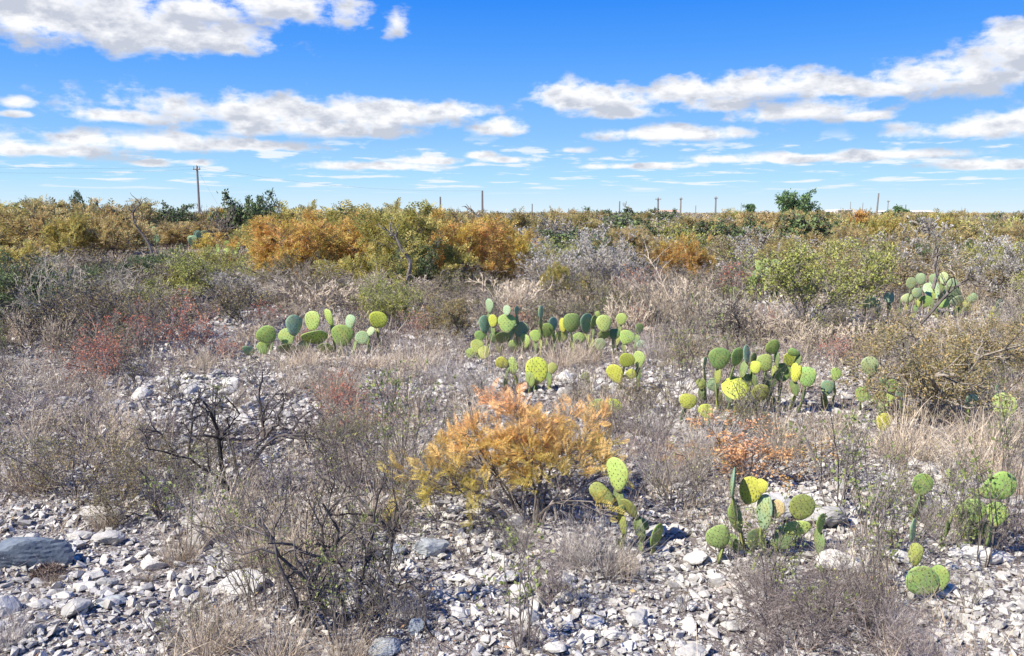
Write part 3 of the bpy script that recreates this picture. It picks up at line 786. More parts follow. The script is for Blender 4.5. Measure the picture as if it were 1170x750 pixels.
# hand-placed plants: kind, base px, base py, top py, width px, variant, label (None: written from its surroundings)
HAND = [
    # far and middle distance
    ('golden', 300, 318, 255, 120, 0, None), ('golden', 352, 322, 250, 125, 1, None), ('golden', 405, 316, 252, 110, 2, None),
    ('yolive', 455, 330, 243, 140, 0, None), ('golden', 505, 324, 249, 110, 1, None), ('golden', 555, 322, 258, 110, 3, None),
    ('yolive', 405, 300, 242, 130, 2, None), ('yolive', 330, 296, 243, 110, 1, None), ('golden', 545, 300, 255, 90, 1, None),
    ('green', 480, 332, 275, 60, 1, 'dark green shrub shaded beneath the yellow olive feathery shrubs'),
    ('green', 195, 275, 235, 55, 0, 'rounded dark green shrub standing up at the horizon beside the curved bare branch'),
    ('green', 30, 372, 318, 110, 1, 'dark green dense shrub in deep shade under grey bare stems at far left'),

    ('scrub', 12, 368, 296, 110, 2, None), ('bare', 130, 350, 300, 80, 2, None), ('scrub', 105, 352, 300, 90, 1, None), ('scrub', 40, 355, 296, 90, 0, None), ('scrub', 180, 350, 298, 80, 2, None), ('bare', 120, 372, 310, 90, 1, None), ('scrub', 245, 345, 300, 70, 3, None), ('green', 150, 330, 295, 60, 0, None),
    ('bare', 68, 372, 288, 110, 0, 'tall leafless grey bush rising over dark green leaves at left'),
    ('silver', 150, 352, 318, 62, 0, 'grey shrub with bright white seed tufts above the small red leaved shrub'),
    ('olive', 208, 350, 290, 100, 0, 'olive shrub with arching grey twigs in front of the curved bare branch'),
    ('bare', 290, 352, 322, 90, 1, 'dark leafless shrub between the olive shrub and the straw bushes'),
    ('silver', 268, 350, 312, 70, 1, None), ('straw', 350, 365, 318, 85, 0, None), ('straw', 395, 360, 325, 70, 1, None), ('straw', 320, 360, 325, 60, 2, None),
    ('bare', 365, 335, 300, 80, 2, None),
    ('olive', 437, 372, 318, 75, 1, 'olive bush with brown leaves right behind the round yellow green cactus pad'),
    ('russet', 520, 385, 335, 70, 0, 'orange brown leafy bush beside the left end of the long cactus row'),
    ('straw', 580, 358, 318, 80, 1, None), ('straw', 625, 352, 318, 60, 2, None), ('straw', 480, 345, 315, 70, 0, None),
    ('silver', 640, 338, 278, 80, 0, None), ('silver', 690, 335, 268, 80, 1, None), ('silver', 730, 315, 262, 80, 2, None), ('silver', 660, 300, 255, 80, 0, None),
    ('bare', 670, 342, 305, 70, 0, None), ('silver', 610, 310, 262, 60, 1, None),
    ('straw', 700, 348, 318, 70, 0, None), ('straw', 745, 352, 315, 70, 1, None), ('straw', 775, 360, 318, 70, 2, None),
    ('ochre', 725, 318, 265, 75, 0, None), ('rust', 735, 340, 305, 50, 0, None), ('golden', 775, 322, 272, 60, 2, 'small bright golden feathery shrub right of the white tufted shrubs'),
    ('ochre', 700, 290, 250, 80, 1, None),
    ('olive', 932, 372, 284, 150, 2, 'broad yellow green shrub with fine leaves standing before the right hand cactus clumps'),
    
    ('bare', 825, 388, 325, 80, 1, 'dark brown leafless shrub to the left of the broad yellow green shrub'),
    ('rust', 845, 338, 300, 50, 1, None), ('silver', 865, 325, 275, 80, 2, None),
    ('straw', 870, 400, 350, 90, 0, None), ('straw', 930, 410, 365, 90, 1, None), ('straw', 990, 415, 365, 80, 2, None), ('straw', 800, 375, 330, 60, 0, None),
    ('russet', 1010, 334, 290, 90, 1, 'russet leaved shrub between the broad yellow green shrub and the pale cactus clump'),
    ('russet', 1120, 345, 290, 150, 2, 'tall russet shrub with pale bent trunk behind the pale cactus clump'),
    ('russet', 1080, 488, 352, 210, 0, 'big spreading russet shrub with grey trunks standing right of the cactus clumps'),
    ('silver', 1000, 330, 275, 90, 0, None), ('silver', 1150, 350, 280, 80, 1, None), ('bare', 1150, 420, 340, 90, 2, None),
    ('ochre', 920, 300, 255, 110, 2, None), ('ochre', 860, 290, 248, 100, 0, None), ('ochre', 1060, 300, 258, 120, 1, None), ('ochre', 990, 292, 252, 90, 0, None),
    ('ochre', 1130, 310, 262, 100, 2, None),
    ('ochre', 40, 290, 234, 90, 0, None), ('ochre', 100, 292, 232, 90, 1, None), ('ochre', 145, 280, 234, 70, 2, None), ('yolive', 10, 288, 236, 80, 0, None),
    ('golden', 262, 275, 242, 60, 0, None), ('ochre', 128, 300, 250, 70, 0, None), ('yolive', 75, 302, 250, 70, 2, None),
    ('rust', 215, 402, 345, 60, 0, 'brightest red leaved shrub, left of the white stony opening'),
    ('rust', 160, 400, 362, 60, 1, None), ('rust', 100, 440, 385, 70, 2, None), ('rust', 128, 425, 360, 70, 0, None), ('rust', 262, 408, 388, 35, 1, None),
    ('rust', 380, 480, 425, 60, 1, 'rust red leaved shrub right of the dark forked thorn bush'),
    ('rust', 415, 500, 450, 60, 2, None),
    ('bare', 100, 425, 350, 100, 2, None), ('bare', 20, 470, 400, 90, 2, None),
    ('straw', 388, 462, 415, 56, 0, 'round fluffy pale straw tuft standing alone among the grey twigs'),
    ('straw', 30, 520, 455, 90, 1, None), 
    # near plants
    ('thorn', 295, 502, 408, 120, 0, 'dark forked thorn bush with level side branches on the pale stony patch'),
    ('thorn', 255, 560, 440, 210, 1, 'wide blackish thorn bush leaning over the broken white boulder'),
    ('thorn', 347, 735, 528, 210, 2, 'nearest dark thorn bush with thick upright stem in straw grass'),
    ('thorn', 400, 720, 520, 190, 3, 'second dark stem bush immediately right of the nearest thorn bush'),
    ('scrub', 80, 575, 475, 150, 1, 'brown green leafy bush above the stacked flat stones at left'),
    ('scrub', 150, 560, 500, 80, 2, None),
    ('sapling', 205, 640, 520, 90, 0, 'bright green sprig with leaning stems over the white gravel at left'),
    ('sapling', 440, 560, 400, 90, 1, 'tall thin stems with green leaves between thorn bush and orange bush'),
    ('sapling', 460, 540, 420, 80, 2, None),
    ('sapling', 385, 735, 610, 90, 1, None), ('sapling', 425, 700, 570, 80, 2, None),
    ('sapling', 500, 600, 520, 60, 0, 'small lone crooked sapling left of the orange feathery bush'),
    ('sapling', 600, 745, 580, 110, 1, 'dark wiry sapling rising from the gravel at the bottom middle'),
    ('twigs', 605, 745, 705, 60, 0, 'grey twig tuft around the foot of the dark wiry sapling'),
    ('sapling', 960, 600, 455, 110, 2, None), ('sapling', 1000, 660, 520, 110, 0, None), ('sapling', 1015, 690, 560, 110, 1, None), 
    ('sapling', 1130, 650, 500, 110, 0, 'dark upright stems growing through the prickly pear at the right edge'), ('sapling', 1100, 640, 540, 70, 1, None),
    ('sapling', 890, 690, 600, 90, 2, 'small yellow green sprig directly beneath the prickly pear with tan pad'), ('sapling', 805, 440, 340, 50, 0, None), ('sapling', 780, 445, 370, 50, 1, None),
    ('sapling', 880, 690, 560, 60, 0, None), ('sapling', 870, 480, 430, 60, 1, None), ('sapling', 1150, 560, 440, 60, 2, None), ('sapling', 1050, 660, 560, 70, 0, None),
    ('amber', 855, 560, 484, 150, 0, 'orange leaved bush behind the prickly pear with tan pad'), ('amber', 778, 545, 505, 60, 1, 'small salmon leaved bush between orange bush and prickly pear'),
    ('bare', 800, 590, 520, 110, 0, 'dark tangled bare shrub left of the prickly pear with tan pad'),
    ('twigs', 930, 725, 645, 160, 1, 'largest purple brown twiggy shrub below the prickly pear with tan pad'), ('twigs', 1060, 770, 690, 130, 2, 'purple twiggy shrub at the bottom edge below the large round pad'),
    ('twigs', 980, 680, 640, 90, 0, None), ('twigs', 740, 540, 480, 80, 1, None), ('twigs', 700, 500, 440, 60, 2, None),
    ('twigs', 630, 690, 600, 60, 0, 'grey twiggy low shrub left of the grey dry grass tuft'),
    ('straw', 1030, 540, 480, 100, 0, None), ('straw', 1040, 580, 520, 60, 1, None),
    ('twigs', 1160, 620, 540, 90, 1, None), ('bare', 560, 560, 470, 90, 2, None),
    ('wiry', 300, 640, 505, 110, 2, None), ('wiry', 370, 640, 520, 110, 0, None), ('wiry', 420, 620, 500, 90, 3, None), ('wiry', 455, 580, 455, 90, 1, None), ('wiry', 400, 560, 440, 90, 0, None), ('wiry', 290, 700, 590, 110, 1, None), ('wiry', 440, 735, 610, 80, 0, None), ('bare', 250, 620, 530, 90, 2, None), ('bare', 430, 560, 480, 90, 1, None), ('sapling', 385, 660, 590, 80, 0, None), ('wiry', 20, 560, 480, 90, 3, None), ('wiry', 185, 600, 520, 80, 1, None), ('wiry', 500, 520, 440, 80, 3, None), ('wiry', 470, 480, 410, 80, 1, None), ('wiry', 540, 470, 410, 70, 0, None), ('wiry', 690, 520, 440, 70, 1, None), ('wiry', 745, 520, 440, 80, 3, None), ('wiry', 775, 590, 500, 90, 1, None), ('bare', 800, 560, 480, 90, 1, None), ('wiry', 830, 650, 560, 70, 0, None), ('twigs', 900, 705, 645, 110, 0, None), ('wiry', 960, 560, 460, 90, 1, None), ('wiry', 1000, 600, 480, 90, 1, None), ('wiry', 1035, 640, 540, 90, 1, None), ('wiry', 990, 720, 610, 80, 2, None), ('twigs', 1020, 735, 650, 120, 2, None), ('twigs', 900, 745, 680, 110, 1, None), ('wiry', 1130, 640, 530, 90, 1, None), ('wiry', 1160, 600, 490, 80, 1, None), ('wiry', 1090, 600, 500, 80, 1, None), ('bare', 1150, 520, 430, 90, 3, None), ('bare', 1090, 560, 480, 90, 2, None), ('wiry', 880, 500, 420, 90, 2, None), ('wiry', 770, 470, 390, 70, 1, None), ('scrub', 850, 510, 450, 80, 1, None), ('bare', 640, 560, 480, 80, 0, None), ('wiry', 590, 470, 400, 60, 2, None), ('bare', 660, 460, 400, 60, 2, None), ('scrub', 720, 480, 420, 70, 0, None),
    ('bare', 150, 372, 300, 90, 2, None), ('scrub', 280, 372, 318, 80, 0, None), ('scrub', 70, 400, 325, 90, 0, None), ('bare', 320, 345, 305, 80, 2, None), ('yolive', 0, 345, 285, 90, 0, None), ('bare', 60, 335, 280, 90, 1, None), ('scrub', 110, 330, 282, 80, 0, None), ('bare', 200, 335, 288, 80, 0, None), ('olive', 250, 325, 282, 70, 3, None), ('bare', 780, 400, 330, 80, 3, None), ('scrub', 830, 372, 312, 80, 0, None), ('scrub', 960, 400, 345, 80, 0, None), ('wiry', 1010, 390, 345, 80, 3, None), ('russet', 1130, 440, 350, 120, 0, None), ('bare', 1165, 400, 320, 90, 0, None), ('bare', 560, 372, 325, 60, 1, None), ('scrub', 650, 352, 310, 70, 0, None), ('bare', 720, 362, 312, 70, 3, None), ('scrub', 415, 355, 318, 70, 1, None),
    ('straw', 60, 455, 405, 70, 3, None), ('straw', 120, 470, 425, 60, 2, None), ('wiry', 190, 465, 420, 60, 2, None), ('straw', 230, 430, 392, 60, 2, None), ('wiry', 290, 440, 400, 60, 1, None), ('straw', 330, 455, 410, 60, 2, None), ('wiry', 100, 500, 445, 80, 0, None), ('twigs', 30, 490, 440, 70, 0, None), ('twigs', 170, 505, 455, 70, 1, None), ('bare', 360, 440, 405, 50, 3, None), ('straw', 270, 470, 430, 50, 3, None), ('wiry', 150, 445, 400, 60, 2, None), ('wiry', 560, 620, 575, 50, 2, None), ('straw', 530, 650, 610, 40, 3, None), ('wiry', 660, 700, 655, 50, 1, None), ('straw', 720, 660, 625, 40, 0, None), ('wiry', 780, 700, 660, 40, 1, None), ('wiry', 1110, 700, 650, 50, 1, None),
    ('green', 25, 368, 296, 95, 0, 'tallest dark green shrub at the far left behind the brown green shrubs'), ('green', 92, 358, 306, 60, 3, None), ('bare', 60, 378, 288, 80, 2, None), ('thorn', 175, 590, 500, 90, 3, None), ('scrub', 130, 600, 545, 80, 3, None), ('sapling', 320, 690, 590, 90, 1, None), ('sapling', 270, 640, 560, 80, 0, None), ('sapling', 940, 735, 640, 80, 2, None), ('olive', 455, 372, 335, 50, 3, None), ('yolive', 640, 345, 305, 45, 2, None), ('scrub', 500, 350, 312, 70, 0, None), ('scrub', 345, 352, 312, 60, 2, None), ('rust', 300, 372, 345, 40, 0, None),
    ('scrub', 215, 742, 690, 70, 2, 'small mossy green brown bush at the bottom edge left of the tangled straw'), ('straw', 270, 750, 690, 100, 0, 'tangled straw bush at the bottom edge left of the nearest thorn bush'), ('straw', 345, 690, 580, 120, 1, None),
    ('twigs', 395, 560, 490, 100, 2, None), ('twigs', 310, 570, 520, 90, 0, None), ('scrub', 230, 560, 500, 80, 0, None), ('scrub', 520, 560, 490, 60, 1, None), ('thorn', 205, 520, 440, 110, 1, None), ('thorn', 840, 400, 330, 90, 2, None), ('thorn', 1075, 478, 395, 90, 0, None), ('scrub', 390, 520, 460, 90, 3, None), ('scrub', 1130, 470, 400, 100, 1, None), ('bare', 20, 400, 330, 110, 0, None), ('scrub', 115, 375, 318, 90, 3, None), ('wiry', 60, 400, 335, 60, 1, None), ('wiry', 95, 395, 330, 60, 0, None), ('thorn', 300, 352, 320, 70, 3, None), ('bare', 845, 395, 340, 80, 1, None),
]
rr = random.Random(9)
OCC = []
for (kind, px, py, top, w, var, lab) in HAND:
    c = at(px, py); depth = c.y * math.cos(PITCH) + EYE * math.sin(PITCH); T = at_y(px, top, c.y)
    h = max(T.z - c.z, .15); ww = w / F0 * depth
    plant(kind, c.x, c.y + ww * .15, h, ww, var, None, lab)
    if kind not in ('sapling', 'thorn'): OCC.append((c.x, c.y + ww * .15, ww * .42))


# ------------------------------------------------------------------ the orange feathery bush
def hero_bush():
    rng = np.random.default_rng(8)
    c = at(612, 598)
    L = grow(rng, .8, 20, .14, (8, 66), .16, .02, .009, (7, 6), (.45, .45), (20, 55), K=(8, 5, 4), kup=.03, tmin=.45)
    L = fit(L, .74, 1.12)
    for P, r, _ in L:                                    # a lower tier sweeps out to the left, a fuller one to the right
        P[..., 2] -= .10 * np.clip(-P[..., 0] - .25, 0, 1)
    st = Mesh(); fo = Mesh(); branches(st, L, sides=(5, 4, 3), minr=.0016)
    L2 = []
    for P, r, q in L[1:]:
        z = P[:, -1, 2]; x = P[:, -1, 0]; keep = z > .30 + .10 * np.sin(x * 9) - .12 * (x < -.1); L2.append((P[keep], r[keep], q[keep]))
    put_leaves(fo, rng, L2, [0, 1, 1, 1], 1700, FROND_N, .085, .01, .9, .6, .35)
    e = bpy.data.objects.new('feathery_bush', None); COL.objects.link(e); e.location = c
    link('stems', st.data('stems', [M['bark']]), e); link('foliage', fo.data('foliage', [M['hero']]), e)
    prop(e, 'bright orange and gold feathery bush alone on the gravel behind the smooth oval rock', 'bush')
    OCC.append((c.x, c.y, .7))


hero_bush()


# ------------------------------------------------------------------ prickly pears
def pad_material():
    m, t, out = new_mat('cactus pad')
    oi = mk(t, 'ShaderNodeObjectInfo')
    f = noise(t, 2.2, 4, .6, seed_random=True); f2 = noise(t, 14, 3, .6, seed_random=True)
    col = mixc(t, mth(t, 'MULTIPLY', maprange(t, f, .45, .75), .55), oi.outputs['Color'], (.50, .48, .10))
    col = mixc(t, mth(t, 'MULTIPLY', maprange(t, f2, .58, .70), .55), col, (.34, .28, .15))
    so_ = mk(t, 'ShaderNodeSeparateXYZ'); t.links.new(mk(t, 'ShaderNodeTexCoord').outputs['Object'], so_.inputs[0])
    f3 = noise(t, 5.5, 5, .7, seed_random=True); cork = mth(t, 'MULTIPLY', maprange(t, mth(t, 'ADD', so_.outputs['Z'], mth(t, 'MULTIPLY', mth(t, 'SUBTRACT', f3, .5), .5)), .16, .02), .8)
    col = mixc(t, cork, col, (.36, .28, .16)); col = mixc(t, mth(t, 'MULTIPLY', maprange(t, f3, .63, .68), .7), col, (.40, .33, .20))
    col = mixc(t, .05, col, (.45, .43, .36))
    d = mk(t, 'ShaderNodeBsdfPrincipled'); d.inputs['Roughness'].default_value = .6; d.inputs['Specular IOR Level'].default_value = .25
    d.inputs['Subsurface Weight'].default_value = 0
    b = mk(t, 'ShaderNodeBump'); b.inputs['Strength'].default_value = .35; b.inputs['Distance'].default_value = .02
    t.links.new(mth(t, 'ADD', f, mth(t, 'MULTIPLY', f2, .4)), b.inputs['Height']); t.links.new(b.outputs[0], d.inputs['Normal'])
    tr = mk(t, 'ShaderNodeBsdfTranslucent'); mx = mk(t, 'ShaderNodeMixShader'); mx.inputs[0].default_value = .16
    t.links.new(col, d.inputs['Base Color']); t.links.new(col, tr.inputs['Color'])
    t.links.new(d.outputs[0], mx.inputs[1]); t.links.new(tr.outputs[0], mx.inputs[2]); t.links.new(mx.outputs[0], out.inputs[0])
    return m


PADM = pad_material(); AREO = plain_mat('areoles', (.075, .06, .03), .9); SPINE = plain_mat('spines', (.34, .26, .15), .6)


def pad_mesh(seed, obov=.32, spiny=True, arch=0.0):
    """a pad one unit tall, standing on its narrow end at the origin, face to -y"""
    rg = np.random.default_rng(seed); nr, na = 7, 28
    a = np.linspace(0, 2 * np.pi, na, endpoint=False)
    zc = .5 + .5 * np.sin(a); wid = .41 * (1 + obov * (zc - .5)) * (1 + .03 * np.sin(3 * a + seed) + .02 * np.sin(5 * a + 2 * seed))
    ex = wid * np.cos(a); ez = np.sin(a) * .5 * (1 + .02 * np.sin(4 * a + seed))
    cur = rg.uniform(-.10, .10)
    v = []; ids = {}
    def surf(r, k, s):
        x, z = ex[k] * r, ez[k] * r
        th = .062 * math.sqrt(max(1 - r * r, 0)) * (1.15 - .3 * z) + .012 * (1 - r)
        y = cur * (x * x * 3) + .05 * math.sin(z * 3 + seed) * .5
        return (x, y + s * th, z + .5)
    for s in (-1, 1):
        ids[s, 0] = len(v); v.append(surf(0, 0, s))
        for j in range(1, nr):
            r = math.sin(j / nr * math.pi / 2) ** .9
            ids[s, j] = len(v)
            for k in range(na): v.append(surf(r, k, s))
    rim = len(v)
    for k in range(na): v.append(surf(1.0, k, 1))
    q = []; t = []
    for s in (-1, 1):
        for k in range(na):
            k2 = (k + 1) % na
            tri = (ids[s, 0], ids[s, 1] + k, ids[s, 1] + k2); t.append(tri if s < 0 else tri[::-1])
            for j in range(1, nr):
                o = ids[s, j + 1] if j + 1 < nr else rim
                qq = (ids[s, j] + k, o + k, o + k2, ids[s, j] + k2); q.append(qq if s < 0 else qq[::-1])
    mb = Mesh(); mb.add(v, np.array(q)); mb.f.append(np.array(t)); mb.m.append(np.zeros(len(t), np.int32))
    # areoles on a diagonal lattice, a few short spines from each
    octv = np.array([[1, 0, 0], [0, 0, 1], [-1, 0, 0], [0, 0, -1], [0, 1, 0], [0, -1, 0]]) * .5
    octf = np.array([[0, 1, 4], [1, 2, 4], [2, 3, 4], [3, 0, 4], [1, 0, 5], [2, 1, 5], [3, 2, 5], [0, 3, 5]])
    pts = []
    stp = .150
    for i in range(-4, 5):
        for j in range(0, 10):
            x = (i + .5 * (j % 2)) * stp * 1.15 + rg.normal() * .015; z = .05 + j * stp * .68 + rg.normal() * .013 - .5
            w = .41 * (1 + obov * z) * math.sqrt(max(1 - (z / .5) ** 2, 0))
            if abs(x) < w * .93 and abs(z) < .47:
                r = math.sqrt((x / .41) ** 2 * .9 + (z / .5) ** 2); r = min(r, .97)
                th = .062 * math.sqrt(1 - r * r) * (1.15 - .3 * z) + .012 * (1 - r); y0 = cur * x * x * 3 + .025 * math.sin(z * 3 + seed)
                for s in (-1, 1): pts.append((x, y0 + s * (th - .001), z + .5, s))
    P = np.array(pts); n = len(P); I = np.tile(np.eye(3)[:, None], (1, n, 1))
    mb.add(*stamp(octv, octf, P[:, :3], I[0], I[1], I[2], np.stack([rg.uniform(.032, .054, n), np.full(n, .035), rg.uniform(.034, .058, n)], 1)), mat=1)
    if spiny:
        k = 2; O = np.repeat(P, k, 0); D = rg.normal(size=(len(O), 3)) * [.6, .25, .6]; D[:, 1] += O[:, 3] * .9; D[:, 2] -= .2
        keep = rg.uniform(size=len(O)) < .65; O, D = O[keep], norm(D[keep])
        Pp = np.stack([O[:, :3], O[:, :3] + D * rg.uniform(.06, .13, (len(O), 1))], 1)
        mb.add(*tubes(Pp, np.tile(np.array([[.0045, .0012]]), (len(Pp), 1)), 3), mat=2)
    me = mb.data('pad', [PADM, AREO, SPINE], True)
    return me


PADS = [pad_mesh(i, [.45, .6, .35, .52, .4][i % 5]) for i in range(6)]
TONE = dict(G=(.28, .43, .11), L=(.39, .54, .15), Y=(.58, .62, .08), B=(.24, .40, .25), P=(.38, .50, .27), D=(.18, .27, .10), O=(.36, .41, .10), T=(.56, .40, .20))


def pad(parent, c, L, Wd, tilt, yaw, tone, rg, pitch=0.0):
    """c: centre of the pad in the clump's space"""
    o = link('pad', PADS[rg.randrange(len(PADS))], parent)
    t = TONE[tone]; k = rg.uniform(.85, 1.15); o.color = (t[0] * k * rg.uniform(.9, 1.1), t[1] * k, t[2] * k * rg.uniform(.9, 1.1), 1)
    m = Matrix.Rotation(R(tilt), 4, 'Y') @ Matrix.Rotation(R(pitch), 4, 'X') @ Matrix.Rotation(R(yaw), 4, 'Z')
    sx = Wd / .84
    mat = Matrix.Translation(c) @ m @ Matrix.Diagonal((sx, L * .95, L, 1)) @ Matrix.Translation((0, 0, -.5))
    o.matrix_basis = mat
    return o


def pear(by, pads, label, seed, D=None, bx=None, grp='prickly pear clumps', spread=.10):
    """pads: (px, py, w, h, tone[, tilt]) as seen; by: the row where the clump meets the ground"""
    rg = random.Random(seed); xs = [p[0] for p in pads]; bx = bx or sum(xs) / len(xs)
    base = at(bx, by)
    e = bpy.data.objects.new('prickly_pear', None); COL.objects.link(e); e.location = base
    prop(e, label, 'cactus', grp)
    done = []
    for p in pads:
        px, py, w, h, tone = p[:5]; tilt = p[5] if len(p) > 5 else rg.uniform(-14, 14)
        Y = base.y + (p[6] if len(p) > 6 else rg.uniform(-1, 1) * spread)
        c = at_y(px, py, Y); depth = Y * math.cos(PITCH) + (EYE - c.z) * math.sin(PITCH); k = depth / F0
        w, h = w * k * 1.02, h * k * 1.02
        if len(p) > 5 and abs(tilt) >= 50: L, Wd, yaw, pitch = max(w, h), min(w, h), rg.uniform(-8, 8), rg.uniform(-8, 8)
        elif w > h * 1.02 and len(p) <= 5:                       # lies over on its side, or seen foreshortened
            if rg.random() < .5: L, Wd, tilt, yaw, pitch = w, h * .95, rg.choice((-70, 70)), rg.uniform(-20, 20), 0
            else: L, Wd, yaw, pitch = w * 1.15, w, rg.uniform(-8, 8), math.degrees(math.acos(min(1, h / (w * 1.15)))) * rg.choice((-1, 1))
        else:
            pitch = rg.uniform(-12, 12); L = h; ratio = w / h
            sg = -1 if tone in 'LYPOT' else 1 if tone in 'BD' else rg.choice((-1, 1))
            yaw = sg * min(math.degrees(math.acos(max(.12, min(1, ratio / .8)))), 42 if ratio > .3 else 70) + rg.uniform(-6, 6); Wd = w / math.cos(R(yaw))
        c = c - base
        pad(e, c, L, Wd, tilt, yaw, tone, rg, pitch)
        done.append((c, L, tilt))
    extra = []
    for c, L, tilt in list(done):                             # lower pads that carry the ones seen, down to the ground
        a = R(tilt); b = Vector((c.x - math.sin(a) * L * .46, c.y, c.z - math.cos(a) * L * .46)); guard = 0
        while b.z > .03 and guard < (6 if seed != 16 else 0):
            if any((q - b).length < l * .5 and q.z < b.z + .03 for q, l, _ in done + extra if (q - c).length > 1e-4): break
            l = min(max(b.z + .04, .07), .15); tl = rg.uniform(-18, 18); ta = R(tl)
            cc = Vector((b.x - math.sin(ta) * l * .44, b.y + .03, b.z - l * .44))
            pad(e, cc, l, l * .6, tl, rg.choice((-1, 1)) * rg.uniform(50, 78), rg.choice('DOD'), rg)
            extra.append((cc, l, tl)); b = Vector((cc.x - math.sin(ta) * l * .46, cc.y, cc.z - l * .46)); guard += 1
    OCC.append((base.x, base.y, .35))
    return e


pear(408, [(305, 383, 24, 21, 'G', -30), (301, 398, 15, 16, 'G'), (328, 385, 20, 20, 'L', -20), (336, 372, 16, 24, 'B', 5), (357, 367, 18, 23, 'L', 8), (376, 363, 11, 21, 'L', -12),
           (360, 386, 30, 19, 'L'), (391, 384, 25, 26, 'G', 10), (400, 368, 12, 17, 'P', 10), (413, 386, 17, 15, 'P', 60), (432, 366, 21, 21, 'Y', 15), (328, 399, 19, 14, 'D'), (284, 401, 15, 13, 'B'),
           (346, 396, 16, 14, 'G'), (372, 398, 18, 14, 'G'), (423, 379, 8, 12, 'P', 40)],
     'long green prickly pear row ending in one round yellow pad on its right', 1)
pear(402, [(559, 350, 9, 17, 'P', 0), (554, 371, 13, 21, 'B', 0), (563, 367, 10, 15, 'Y', 5), (579, 355, 9, 12, 'P', 0), (579, 370, 20, 22, 'L', 0), (582, 378, 12, 26, 'B', 0), (595, 377, 16, 19, 'B', 30),
           (590, 355, 5, 11, 'B', 0), (587, 395, 12, 14, 'L', -10), (599, 391, 12, 19, 'L', 5), (574, 386, 17, 15, 'D'), (548, 385, 12, 14, 'G'), (566, 386, 14, 14, 'D')],
     'dense prickly pear clump with upright blue green pads beside the orange brown leafy bush', 2)
pear(404, [(618, 357, 6, 16, 'B', 0), (632, 371, 10, 17, 'B', 0), (643, 372, 8, 17, 'Y', 0), (653, 369, 20, 23, 'G', 5), (624, 378, 17, 18, 'G'), (670, 370, 14, 24, 'B', 0), (678, 368, 7, 16, 'G', 5),
           (690, 370, 17, 20, 'L', -5), (683, 360, 6, 9, 'L'), (710, 365, 12, 14, 'L', 5), (702, 382, 13, 13, 'D'), (686, 394, 12, 15, 'P', 0), (716, 386, 17, 17, 'L', 20), (730, 376, 10, 13, 'G'),
           (732, 394, 12, 10, 'B'), (690, 382, 14, 13, 'G'), (640, 385, 18, 14, 'O'), (660, 387, 16, 14, 'G'), (612, 384, 13, 14, 'G')],
     'wide low prickly pear row of many green pads in the middle distance', 3, spread=.2)
pear(450, [(574, 415, 16, 15, 'Y'), (586, 418, 10, 20, 'L', -8), (613, 424, 26, 31, 'Y', 0), (606, 434, 10, 18, 'L', -5), (631, 421, 11, 13, 'O', 20)],
     'small prickly pear with one large lime yellow pad behind the orange feathery bush', 4)
pear(412, [(545, 396, 15, 14, 'O'), (553, 403, 14, 13, 'O'), (538, 404, 12, 12, 'L')], 'faded yellowish prickly pear pads low in grass left of the lime yellow pad', 5)
pear(450, [(716, 412, 18, 17, 'Y', 20), (730, 411, 11, 20, 'L', 0), (703, 428, 17, 24, 'Y', -25), (720, 428, 13, 12, 'Y'), (669, 431, 11, 11, 'O', -45)],
     'small yellow prickly pear below the right end of the wide cactus row', 6)
pear(480, [(702, 464, 18, 15, 'Y', 30), (682, 465, 20, 17, 'L', -30)], 'two yellow green pads peeping over the right side of the orange feathery bush', 7)
pear(472, [(822, 410, 24, 26, 'G', 0), (842, 408, 16, 22, 'G', 5), (853, 405, 9, 21, 'B', -5), (861, 411, 9, 16, 'D', 5), (863, 420, 11, 15, 'Y', 0), (874, 415, 18, 21, 'L', -20), (883, 397, 18, 17, 'G', -40),
           (905, 411, 22, 18, 'Y', 10), (909, 426, 9, 23, 'Y', 5), (894, 426, 21, 22, 'G', 10), (922, 431, 17, 24, 'G', 5), (840, 444, 29, 21, 'Y'), (834, 453, 12, 15, 'P', -20), (815, 440, 16, 14, 'P', -50),
           (801, 439, 11, 13, 'O'), (869, 449, 20, 21, 'O', 0), (805, 415, 5, 15, 'B', 0), (907, 403, 14, 10, 'G'), (880, 437, 14, 14, 'D'), (855, 435, 16, 15, 'D')],
     'large mixed green and yellow prickly pear in the middle of the right half', 8, spread=.2)
pear(490, [(786, 459, 20, 18, 'Y', 10), (807, 471, 15, 20, 'Y', -30)], 'two bright yellow pads low on the left of the large mixed prickly pear', 9)
pear(470, [(945, 444, 15, 18, 'B', 5), (955, 428, 12, 15, 'G', 10)], 'two dull blue green pads fading into straw right of the large mixed prickly pear', 10)
pear(474, [(994, 419, 18, 24, 'P', -15), (985, 451, 13, 18, 'G', 0), (1010, 436, 12, 16, 'B'), (1006, 454, 16, 14, 'D'), (1019, 441, 13, 15, 'G'), (1030, 450, 12, 14, 'B')],
     'pale green prickly pear tucked against the dark branches of the big russet shrub', 11)
pear(505, [(1010, 483, 18, 22, 'Y', 5)], 'single yellow green pad standing before the big russet shrub', 12)
pear(500, [(1147, 465, 19, 32, 'L', 0), (1140, 447, 8, 14, 'B', 0), (1110, 458, 14, 16, 'B')], 'tall pale pad standing by itself at the right beyond the russet shrub', 13)
pear(590, [(1054, 554, 21, 27, 'G', 0), (1052, 575, 14, 18, 'G', 0)], 'single two toned green pad above the thin green leaved stems', 14)
pear(632, [(1140, 557, 42, 30, 'G', 65), (1108, 585, 36, 29, 'L', 70), (1139, 588, 20, 28, 'G', 5), (1120, 606, 30, 20, 'D', 70)],
     'prickly pear with two big near pads among dark stems at the right edge', 15)
